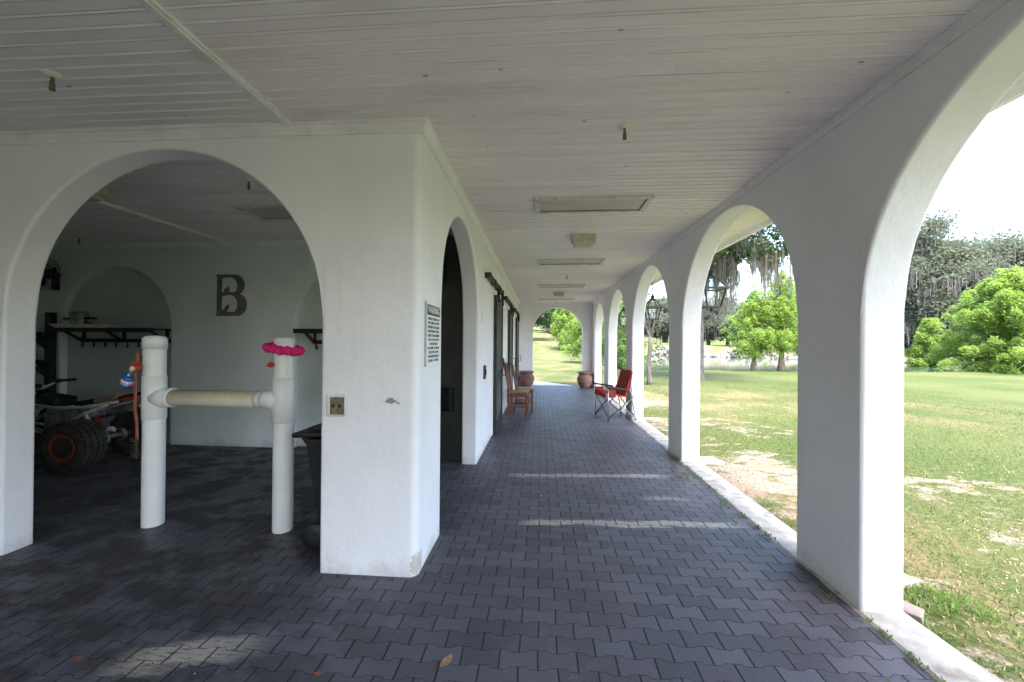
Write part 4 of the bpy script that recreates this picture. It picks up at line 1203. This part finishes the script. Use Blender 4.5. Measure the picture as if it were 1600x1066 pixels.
# ------------------------------------------------------------------ quad bike
def atv():
    rear = Vector((-5.38, 4.56, 0)); ax = Vector((-.06, 1, 0)).normalized()   # rear axle direction (near to far wheel)
    hd = math.atan2(ax.x, -ax.y)                                                 # heading
    root = empty('quad_bike', tuple(rear), hd, 'muddy stripped down quad bike with orange rims parked in the bay', 'quad bike')
    # local frame: +x forward, y: -y is the far side... wheels at +-y
    def wheel(x, y, r, w_):
        Mx = Matrix.Rotation(R(90), 3, 'X')
        hub = empty('wheel', (x, y, r)); hub.parent = root
        t = MB(); t.lathe([(r * .56, -w_ * .42), (r * .72, -w_ * .5), (r * .90, -w_ * .46), (r * .985, -w_ * .30), (r * .985, w_ * .30), (r * .90, w_ * .46), (r * .72, w_ * .5), (r * .56, w_ * .42)], 36, Mx)
        for k in range(30):
            a = 2 * PI * k / 30
            for j, yy in enumerate((-.34, -.12, .12, .34)):
                aa = a + (PI / 30 if j % 2 else 0)
                rr = r * (1.0 if abs(yy) < .3 else .965)
                Mk = Matrix.Rotation(-aa, 3, 'Y')
                t.box(Mk @ Vector((rr, yy * w_, 0)), (.030, w_ * .17, .040), Mk)
        t.build('tyre', M['tyre'], hub)
        o_ = -1 if y > 0 else 1   # the orange face is on the outer side
        rm = MB(); rm.lathe([(r * .29, o_ * w_ * .10), (r * .31, o_ * w_ * .36), (r * .40, o_ * w_ * .40), (r * .50, o_ * w_ * .45), (r * .57, o_ * w_ * .43), (r * .54, o_ * w_ * .2)], 30, Mx)
        bk = MB(); bk.lathe([(r * .30, -o_ * w_ * .08), (r * .46, -o_ * w_ * .1), (r * .50, -o_ * w_ * .3), (r * .57, -o_ * w_ * .42), (r * .52, -o_ * w_ * .2)], 30, Mx); bk.build('inner_rim', M['black'], hub, True); rm.build('rim', M['orange'], hub, True)
        h = MB(); h.lathe([(.001, -w_ * .16), (r * .31, -w_ * .16), (r * .31, w_ * .16), (.001, w_ * .16)], 20, Mx); h.build('hub', M['black'], hub, True)
    # local +y = left of heading = near wheel
    wheel(0, .40, .275, .28); wheel(0, -.37, .275, .28)
    wheel(1.25, .46, .27, .22); wheel(1.25, -.46, .27, .22)
    e = MB(); e.tube([(0, -.40, .285), (0, .40, .285)], .028, 10); e.lathe([(.11, -.006), (.11, .006)], 24, Matrix.Rotation(R(90), 3, 'X'), (0, .10, .285)); e.lathe([(.085, -.005), (.085, .005)], 20, Matrix.Rotation(R(90), 3, 'X'), (0, -.14, .285))
    e.build('axle', M['engine'], root, True)
    s = MB()
    for sy in (-.09, .09): s.bar((0, sy, .285), (.52, sy * 1.3, .38), .04, .06)
    s.bar((-.02, .05, .31), (.26, .06, .33), .05, .045); s.build('swingarm', M['chrome'], root, bevel=.006)
    g = MB(); g.bar((.02, .15, .30), (.24, .15, .33), .02, .07); g.build('chain_guard', M['redplastic'], root, bevel=.005)
    g = MB(); g.bar((.00, .18, .27), (.22, .18, .265), .02, .04); g.bar((-.03, -.02, .36), (-.05, .05, .40), .05, .05); g.build('skid_plate', M['bluewhite'], root, bevel=.005)
    f = MB()
    for sy in (-.13, .13):
        f.tube([(-.22, sy * .9, .74), (.18, sy, .67), (.55, sy, .66), (.95, sy * .8, .72)], .019, 8)
        f.tube([(-.10, sy, .70), (.20, sy, .58), (.48, sy, .42)], .017, 8)
        f.tube([(.95, sy * .8, .72), (1.15, sy, .42), (.50, sy, .34)], .018, 8)
    f.build('frame_tube', M['silver'], root, True)
    n = MB(); n.box((.52, 0, .47), (.34, .24, .26)); n.tube([(.62, .0, .55), (.70, 0, .68)], [.10, .09], 12); n.box((.40, .12, .42), (.22, .06, .2)); n.tube([(.70, .05, .60), (.9, .14, .45), (.6, .19, .38), (.25, .17, .50)], .024, 8)
    n.box((.30, 0, .60), (.30, .22, .12)); n.tube([(.12, .11, .36), (.20, .11, .62)], .035, 10); n.build('engine', M['engine'], root, bevel=.01)
    c = MB()
    for i in range(9):
        a0 = Vector((.10, .0, .36)); a1 = Vector((.22, 0, .60)); c.tube([a0.lerp(a1, i / 9), a0.lerp(a1, (i + .5) / 9)], .045, 10)
    c.build('shock_spring', M['maroonplastic'], root)
    m = MB(); m.tube([(.30, -.16, .52), (.02, -.15, .60), (-.24, -.13, .655)], [.045, .06, .062], 14); m.build('muffler', M['engine'], root, True)
    m = MB(); m.lathe([(.030, -.30), (.052, -.275), (.062, -.24), (.064, -.20)], 16, Matrix.Rotation(R(90), 3, 'Y') @ Matrix.Identity(3), (-.02, -.13, .657)); m.build('muffler_tip', M['chrome'], root, True)
    t = MB(); t.bar((.10, 0, .74), (-.20, 0, .80), .22, .07); t.build('seat', M['seatfoam'], root, bevel=.02)
    t = MB(); t.bar((.34, 0, .70), (.10, 0, .745), .2, .06); t.bar((-.06, 0, .755), (-.52, 0, .865), .20, .018); t.bar((-.05, .09, .75), (-.55, .085, .86), .03, .02); t.bar((-.05, -.09, .75), (-.55, -.085, .86), .03, .02); t.build('grab_rail', M['blackplastic'], root, bevel=.006)
    t = MB(); t.bar((.08, 0, .685), (-.26, 0, .765), .20, .05); t.build('tail_fairing', M['maroonplastic'], root, bevel=.012)
    t = MB(); t.box((.72, 0, .74), (.36, .26, .12), Matrix.Rotation(R(-8), 3, 'Y')); t.box((1.10, 0, .68), (.3, .3, .10), Matrix.Rotation(R(12), 3, 'Y')); t.build('tank_cover', M['blackplastic'], root, bevel=.03, seg=3)
    for sy in (1, -1):
        fd = MB(); fd.add([(1.02, sy * .16, .72), (1.5, sy * .2, .60), (1.5, sy * .55, .56), (1.05, sy * .55, .62), (1.02, sy * .16, .735), (1.5, sy * .2, .615), (1.5, sy * .55, .575), (1.05, sy * .55, .635)], [(0, 1, 2, 3), (7, 6, 5, 4), (0, 4, 5, 1), (1, 5, 6, 2), (2, 6, 7, 3), (3, 7, 4, 0)]); fd.build('fender', M['blackplastic'], root, bevel=.008)
    b = MB(); b.tube([(.90, -.37, .955), (.92, -.22, .95), (.98, -.10, .87), (.98, .10, .87), (.92, .22, .95), (.90, .37, .955)], .013, 10); b.bar((.96, -.14, .90), (.96, .14, .90), .02, .02); b.build('handlebar', M['silver'], root, True)
    for sy in (-1, 1):
        gm = MB(); gm.tube([(.905, sy * .25, .955), (.895, sy * .40, .957)], .019, 10); gm.box((.915, sy * .21, .955), (.05, .05, .05)); gm.tube([(.96, sy * .20, .95), (.97, sy * .36, .945)], .006, 6); gm.build('grip', M['blackplastic'], root, True)
    st = MB(); st.tube([(.98, 0, .88), (1.05, 0, .50)], .024, 8); st.box((.99, 0, .90), (.09, .13, .06)); st.build('steering_column', M['black'], root)
atv()

# ------------------------------------------------------------------ shelves and racks in the bay
def shelf_unit():
    root = empty('shelf_unit', (-7.13, YB, 0), 0, 'black wooden post with three bracketed shelves in the left corner of the bay', 'shelf')
    MB().span((-.055, -.075, .02), (.045, .002, 1.89)).build('post', M['black'], root, bevel=.004)
    for z in (1.60, 1.20, .80):
        s = MB(); s.span((-.27, -.36, z - .03), (.10, -.074, z)); s.span((-.27, -.36, z - .055), (.10, -.335, z - .029)); o = s.build('shelf', M['black'], root, bevel=.003)
        b = MB(); b.bar((-.005, -.07, z - .24), (-.005, -.29, z - .03), .05, .035); b.bar((-.05, -.04, z - .20), (-.20, -.04, z - .03), .05, .035, (0, 1, 0)); b.build('bracket', M['black'], root)
shelf_unit()
def hook_rack(x0, x1, label):
    root = empty('hook_rack', ((x0 + x1) / 2, YB + .09, 1.66), 0, label, 'rack', 'hook racks in the wall niches')
    w_ = (x1 - x0) / 2
    s = MB(); s.span((-w_, -.30, -.022), (w_, -.02, .0)); s.span((-w_, -.315, -.055), (w_, -.296, .006)); s.build('shelf', M['black'], root)
    r_ = MB(); r_.span((-w_ + .12, -.045, -.20), (w_, -.005, -.145)); r_.build('rail', M['black'], root)
    for x in (-w_ + .13, 0, w_ - .10):
        b = MB(); b.bar((x, -.02, -.19), (x - .0, -.27, -.03), .035, .03); b.bar((x, -.012, -.20), (x, -.012, -.02), .04, .02); b.build('bracket', M['black'], root)
    for i in range(8):
        x = -w_ + .17 + i * (2 * w_ - .22) / 7.5
        h = MB(); h.tube([(x, -.04, -.17), (x, -.06, -.20), (x, -.06, -.235), (x + .012, -.075, -.262), (x + .035, -.09, -.265), (x + .05, -.10, -.235)], .012, 7); h.build('hook', M['black'], root, True)
    return root
h0 = hook_rack(-6.88, -5.33, 'black hook rack in the left niche carrying the loaded tray')
o = copy_tree(h0); o.location.x = -2.54; o['label'] = 'black hook rack in the right niche behind the pink garland'
def tray():
    root = empty('tray', (-6.42, 5.14, 1.663), 0, 'white metal tray holding small odds and ends on the left hook rack', 'tray')
    m = MB(); m.add([(-.38, -.10, .0), (.36, -.10, .0), (.36, .10, .0), (-.38, .10, .0), (-.42, -.15, .055), (.42, -.15, .048), (.42, .13, .030), (-.42, .13, .035)], [(0, 1, 2, 3), (0, 4, 5, 1), (1, 5, 6, 2), (2, 6, 7, 3), (3, 7, 4, 0)]); m.build('pan', M['ivory'], root)
    m = MB(); random.seed(9)
    for i in range(9): m.ball((-.05 + i * .052, random.uniform(-.06, .05), .025 + random.random() * .02), random.uniform(.014, .03), 8, 6, (1.3, 1, 1))
    tag(m.build('jumble', M['chrome'], root, True))
tray()
pot = empty('pump_motor', (-6.56, 5.15, 1.682), 0, 'small dark pump motor with side handles standing on the white tray', 'motor')
m = MB(); m.lathe([(.001, 0), (.09, 0), (.095, .03), (.085, .12), (.10, .14), (.10, .20), (.07, .215), (.001, .22)], 20); m.build('housing', M['engine'], pot, True)
m = MB(); m.bar((-.24, 0, .11), (.26, 0, .12), .03, .03); m.tube([(.09, 0, .06), (.20, -.02, .04)], .02, 8); m.build('arm', M['black'], pot)

# ------------------------------------------------------------------ wooden chairs
def wooden_chair(loc, rz, label):
    root = empty('wooden_chair', loc, rz, label, 'chair', 'wooden side chairs by the doors')
    sh, w_, d = .505, .42, .38      # faces local +x
    s = MB(); s.span((-d / 2 - .01, -w_ / 2, sh - .028), (d / 2 + .02, w_ / 2, sh)); s.build('seat', M['woodseat'], root, bevel=.006)
    a = MB(); 
    for y in (-1, 1): a.span((-d / 2 + .02, y * (w_ / 2 - .025) - .011, sh - .10), (d / 2 - .02, y * (w_ / 2 - .025) + .011, sh - .0285))
    for x in (-1, 1): a.span((x * (d / 2 - .022) - .011, -w_ / 2 + .05, sh - .10), (x * (d / 2 - .022) + .011, w_ / 2 - .05, sh - .0285))
    a.build('apron', M['wood'], root)
    for y in (-1, 1):
        l = MB(); l.bar((d / 2 - .02, y * (w_ / 2 - .022), 0), (d / 2 - .02, y * (w_ / 2 - .022), sh - .029), .042, .042); l.build('leg', M['wood'], root, bevel=.004)
        p = MB(); yy = y * (w_ / 2 - .022)
        P = [(-d / 2 - .035, 0), (-d / 2 + .015, sh * .55), (-d / 2 + .015, sh), (-d / 2 - .10, 1.07)]
        for (x0, z0), (x1, z1) in zip(P, P[1:]): p.bar((x0, yy, z0 - .004), (x1, yy, z1 + .004), .034, .040, (1, 0, 0))
        p.build('back_post', M['wood'], root, bevel=.004)
    b = MB()
    for t, hgt_ in ((.96, .075), (.16, .05)):
        x = -d / 2 + .015 - .115 * t; z = sh + (1.07 - sh) * t; b.box((x, 0, z), (.022, w_ - .08, hgt_), Matrix.Rotation(R(-11), 3, 'Y'))
    for i in range(5):
        y = -.12 + i * .06; b.bar((-d / 2 + .0, y, sh + .10), (-d / 2 - .093, y, 1.02), .032, .010, (1, 0, 0))
    b.build('slat_back', M['wood'], root)
    r_ = MB()
    for y in (-1, 1): r_.bar((-d / 2 - .005, y * (w_ / 2 - .022), .20), (d / 2 - .02, y * (w_ / 2 - .022), .20), .02, .032)
    r_.bar((-.02, -w_ / 2 + .03, .20), (-.02, w_ / 2 - .03, .20), .02, .03); r_.bar((d / 2 - .02, -w_ / 2 + .03, .28), (d / 2 - .02, w_ / 2 - .03, .28), .02, .03)
    r_.build('stretcher', M['wood'], root)
    return root
c0 = wooden_chair((-.435, 8.17, 0), R(-3), 'nearer orange wooden chair with its back to the corridor wall')
o = copy_tree(c0); o.location = (-.345, 8.75, 0); o.rotation_euler.z = R(2); o['label'] = 'farther orange wooden chair just beyond the first one'

# ------------------------------------------------------------------ folding camp chair
def camp_chair():
    root = empty('camp_chair', (1.50, 8.10, 0), R(193), 'red folding camp chair with black armrests leaning against a colonnade pier', 'chair')
    # faces local +x
    w_ = .29
    s = MB(); n = 7
    def sheet(mb, P, th):
        for (x0, z0, h0), (x1, z1, h1) in zip(P, P[1:]):
            vs = [(x0, -h0, z0), (x0, h0, z0), (x1, h1, z1), (x1, -h1, z1)]
            d = Vector((x1 - x0, 0, z1 - z0)).normalized(); nn = Vector((-d.z, 0, d.x)) * th
            mb.add(vs + [tuple(Vector(v) - nn) for v in vs], [(0, 1, 2, 3), (7, 6, 5, 4), (0, 4, 5, 1), (1, 5, 6, 2), (2, 6, 7, 3), (3, 7, 4, 0)])
    sheet(s, [(.28, .44, w_), (.29, .53, w_), (.20, .545, w_), (.0, .46, w_ * .95), (-.14, .45, w_ * .95)], .02)
    s.build('seat', M['red'], root, bevel=.008)
    b = MB(); sheet(b, [(-.12, .46, w_ * .9), (-.17, .60, w_ * .85), (-.24, .80, w_ * .85), (-.27, .93, w_ * .8)], .02); b.build('back_mesh', M['maroon'], root, bevel=.006)
    t = MB()
    for y in (-1, 1): t.bar((-.125, y * w_ * .86, .47), (-.275, y * w_ * .80, .96), .05, .03, (1, 0, 0))
    t.bar((-.262, -w_ * .85, .93), (-.262, w_ * .85, .93), .03, .08, (0, 0, 1)); t.build('back_border', M['red'], root, bevel=.008)
    for y in (-1, 1):
        a = MB(); a.bar((.31, y * .34, .665), (-.12, y * .34, .60), .075, .036); a.build('armrest', M['blackplastic'], root, bevel=.01)
        f = MB(); r = .0115
        f.tube([(.27, y * .34, .655), (.26, y * .33, .03)], r, 8); f.tube([(.22, y * .30, .47), (-.30, y * .34, .04)], r, 8)
        f.tube([(-.16, y * .34, .60), (-.26, y * .34, .46), (.24, y * .30, .05)], r, 8); f.tube([(-.27, y * .27, .95), (-.20, y * .31, .58), (-.30, y * .33, .06)], r, 8)
        f.tube([(.26, y * .33, .03), (-.02, y * .335, .22), (-.2, y * .33, .42)], r * .8, 8)
        f.build('leg_frame', M['steel'], root, True)
        k = MB()
        for x, yy in ((.26, .33), (-.30, .337)): k.ball((x, y * yy, .022), .022, 8, 6)
        k.build('foot', M['blackplastic'], root, True)
    x_ = MB(); x_.tube([(.25, -.32, .06), (.26, .32, .44)], .010, 8); x_.tube([(.25, .32, .06), (.26, -.32, .44)], .010, 8); x_.tube([(-.27, -.32, .10), (-.24, .32, .42)], .010, 8); x_.tube([(-.27, .32, .10), (-.24, -.32, .42)], .010, 8); x_.build('cross_brace', M['black'], root, True)
    MB().span((.10, .315, .45), (.27, .335, .64)).build('side_pocket', M['maroon'], root, bevel=.008); MB().span((.10, -.335, .45), (.27, -.315, .60)).build('side_pocket', M['maroon'], root, bevel=.008)
camp_chair()

# ------------------------------------------------------------------ pots
def pot_(loc, label):
    m = MB(); k = 1.0
    pr = [(.001, .0), (.15, .0), (.17, .02), (.225, .11), (.262, .21), (.268, .27), (.262, .285), (.268, .30), (.255, .36), (.215, .425), (.20, .445), (.205, .46), (.235, .475), (.25, .50), (.25, .525), (.235, .535), (.205, .53), (.19, .50), (.18, .44), (.22, .34), (.15, .30), (.001, .30)]
    m.lathe([(r * k, z * k) for r, z in pr], 36)
    o = m.build('terracotta_urn', M['terracotta'], None, True); o.location = loc
    tag(o, label, 'pot', 'terracotta urns flanking the end arch'); return o
u = pot_((-.46, 13.42, .002), 'terracotta urn left of the end arch beside the last door')
o = u.copy(); col.objects.link(o); o.location = (1.52, 13.46, .002); o.rotation_euler.z = 1.3; o['label'] = 'terracotta urn right of the end arch in the corner'

# ------------------------------------------------------------------ small loose things
def dead_leaf(x, y, s, rz, mat, label, curl=.35, z=.004):
    n = 7; vs, fs = [], []
    for i in range(n):
        t = i / (n - 1); wd = s * .22 * math.sin(PI * min(1, t * .92 + .04)) + .0008; x0 = (t - .5) * s
        zz = z + .002 + curl * s * .35 * (2 * t - 1) ** 2
        vs += [(x0, -wd, zz + wd * .7), (x0, 0, zz), (x0, wd, zz + wd * .7)]
    for i in range(n - 1):
        for j in range(2): fs.append((i * 3 + j, i * 3 + j + 1, (i + 1) * 3 + j + 1, (i + 1) * 3 + j))
    me = bpy.data.meshes.new('fallen_leaf'); me.from_pydata(vs, [], fs)
    o = link('fallen_leaf', me, M[mat], None, True); o.location = (x, y, 0); o.rotation_euler.z = rz
    md = o.modifiers.new('Solid', 'SOLIDIFY'); md.thickness = .0012
    tag(o, label, 'leaf', 'dead leaves on the porch pavers')
dead_leaf(-.425, 1.805, .085, R(62), 'leafbrown', 'largest curled tan dead leaf on the pavers at bottom centre', .5)
dead_leaf(-2.14, 1.69, .045, R(10), 'leaforange', 'orange dead leaf on the damp pavers near the bottom left corner')
dead_leaf(-.985, 1.70, .040, R(-5), 'leaforange', 'orange dead leaf at the bottom edge left of the tan one')
dead_leaf(-1.93, 3.45, .05, R(20), 'leaforange', 'small orange leaf on the dark floor beside the wheelie bin')
dead_leaf(-3.64, 2.40, .05, R(60), 'leafbrown', 'brown leaf at the foot of the left pier')
dead_leaf(.02, 3.85, .04, R(80), 'leafbrown', 'small brown leaf on the pavers between the two pale strips')
def bits():
    m = MB(); random.seed(12)
    for i in range(70):
        x, y = random.uniform(-3.4, 1.7), random.uniform(1.5, 7)
        s = random.uniform(.002, .0055); m.ball((x, y, .003 + s * .5), s, 6, 4, (1.4, 1, .7))
    tag(m.build('grit', M['kerb'], None), 'pale grit and crumbs scattered over the pavers', 'grit', None, 'stuff')
bits()
def slab(x, y, sx, sy, rz, label, mat='stone', z=.03):
    bm = bmesh.new(); bmesh.ops.create_cube(bm, size=1); bmesh.ops.subdivide_edges(bm, edges=bm.edges[:], cuts=4, use_grid_fill=True)
    for v in bm.verts:
        v.co = Vector((v.co.x * sx, v.co.y * sy, v.co.z * .10)); n = mnoise.noise(v.co * 9 + Vector((x, y, 0))); v.co += Vector((n * .02, mnoise.noise(v.co * 7) * .02, n * .006))
    me = bpy.data.meshes.new('paving_stone'); bm.to_mesh(me); bm.free()
    o = link('paving_stone', me, M[mat], None, False, .008); o.location = (x, y, gz(x, y) + z - .05); o.rotation_euler.z = rz
    tag(o, label, 'stone', 'loose stones along the kerb')
slab(2.34, 2.86, .42, .16, R(18), 'long flat pale stone in the grass beside the nearest pier', z=.045)
slab(2.20, 2.50, .14, .10, R(40), 'small pinkish stone chunk against the kerb at the nearest pier', 'brick', z=.07)
slab(2.28, 5.62, .40, .26, R(10), 'flat pale stone in the grass at the second pier', z=.035)
slab(2.34, 8.6, .46, .22, R(-8), 'flat pale stone in the grass by the camp chair pier', z=.035)
def brick(x, y, rz, label):
    o = MB().span((-.20, -.055, -.04), (.20, .055, .03)).build('edging_brick', M['brick'], None, bevel=.008); o.location = (x, y, gz(x, y) - .004); o.rotation_euler.z = rz
    tag(o, label, 'brick', 'edging bricks outside the kerb'); return o
b1 = brick(2.165, 2.03, R(97), 'grey brown edging brick outside the kerb at the bottom right corner')
def scatter_leaves():
    pts = []
    random.seed(17)
    for _ in range(2600):
        y = random.uniform(1.2, 13); x = 2.1 + abs(random.gauss(0, 1.6)); pts.append((x, y, gz(x, y) + .012))
    n = len(pts); C = np.array(pts); nr = unit(n); nr[:, 2] = np.abs(nr[:, 2]) + 1.2; nr /= np.linalg.norm(nr, axis=1)[:, None]
    t = np.cross(nr, unit(n)); t /= np.linalg.norm(t, axis=1)[:, None]; b = np.cross(nr, t); s = rng.uniform(.004, .010, n)
    o = quads_mesh('leaf_litter', C, t * s[:, None], b * (s * .45)[:, None], M['dryblade'])
    tag(o, 'tan leaf litter strewn over the lawn beside the porch', 'leaf litter', None, 'stuff')
scatter_leaves()

# ------------------------------------------------------------------ camera, light, sky
cam = bpy.data.cameras.new('camera'); co = bpy.data.objects.new('camera', cam); col.objects.link(co)
cam.sensor_width = 36; cam.lens = 613.99 / 1600 * 36; cam.clip_start = .02; cam.clip_end = 3000
co.matrix_world = Matrix.Translation((0, 0, 1.5)) @ Matrix.Rotation(.0718, 4, 'Z') @ Matrix.Rotation(PI / 2 + .0044, 4, 'X') @ Matrix.Rotation(.0079, 4, 'Z')
scene.camera = co
SUN_EL, SUN_AZ = R(62), R(165)   # azimuth clockwise from +Y
sd = Vector((math.sin(SUN_AZ) * math.cos(SUN_EL), math.cos(SUN_AZ) * math.cos(SUN_EL), math.sin(SUN_EL)))
sl = bpy.data.lights.new('sun', 'SUN'); so = bpy.data.objects.new('sun', sl); col.objects.link(so)
sl.energy = 1.5; sl.angle = R(14); sl.color = (1, .97, .92)
so.rotation_euler = (-sd).to_track_quat('-Z', 'Y').to_euler()
wd = bpy.data.worlds.new('World'); scene.world = wd; wd.use_nodes = True
nt = wd.node_tree; sky = nt.nodes.new('ShaderNodeTexSky'); sky.sky_type = 'NISHITA'; sky.sun_disc = False
sky.sun_elevation = SUN_EL; sky.sun_rotation = SUN_AZ; sky.dust_density = 3; sky.air_density = 1.0; sky.ozone_density = 1.0
bg = nt.nodes['Background']; bg.inputs[1].default_value = .15
hs = nt.nodes.new('ShaderNodeHueSaturation'); hs.inputs['Saturation'].default_value = 1.0
nt.links.new(sky.outputs[0], hs.inputs['Color']); nt.links.new(hs.outputs[0], bg.inputs[0])
scene.view_settings.view_transform = 'Standard'; scene.view_settings.look = 'None'
scene.view_settings.exposure = 2.95; scene.view_settings.gamma = 1
scene.render.engine = 'CYCLES'
scene.cycles.max_bounces = 10; scene.cycles.diffuse_bounces = 6; scene.cycles.transparent_max_bounces = 12
scene.cycles.use_denoising = True
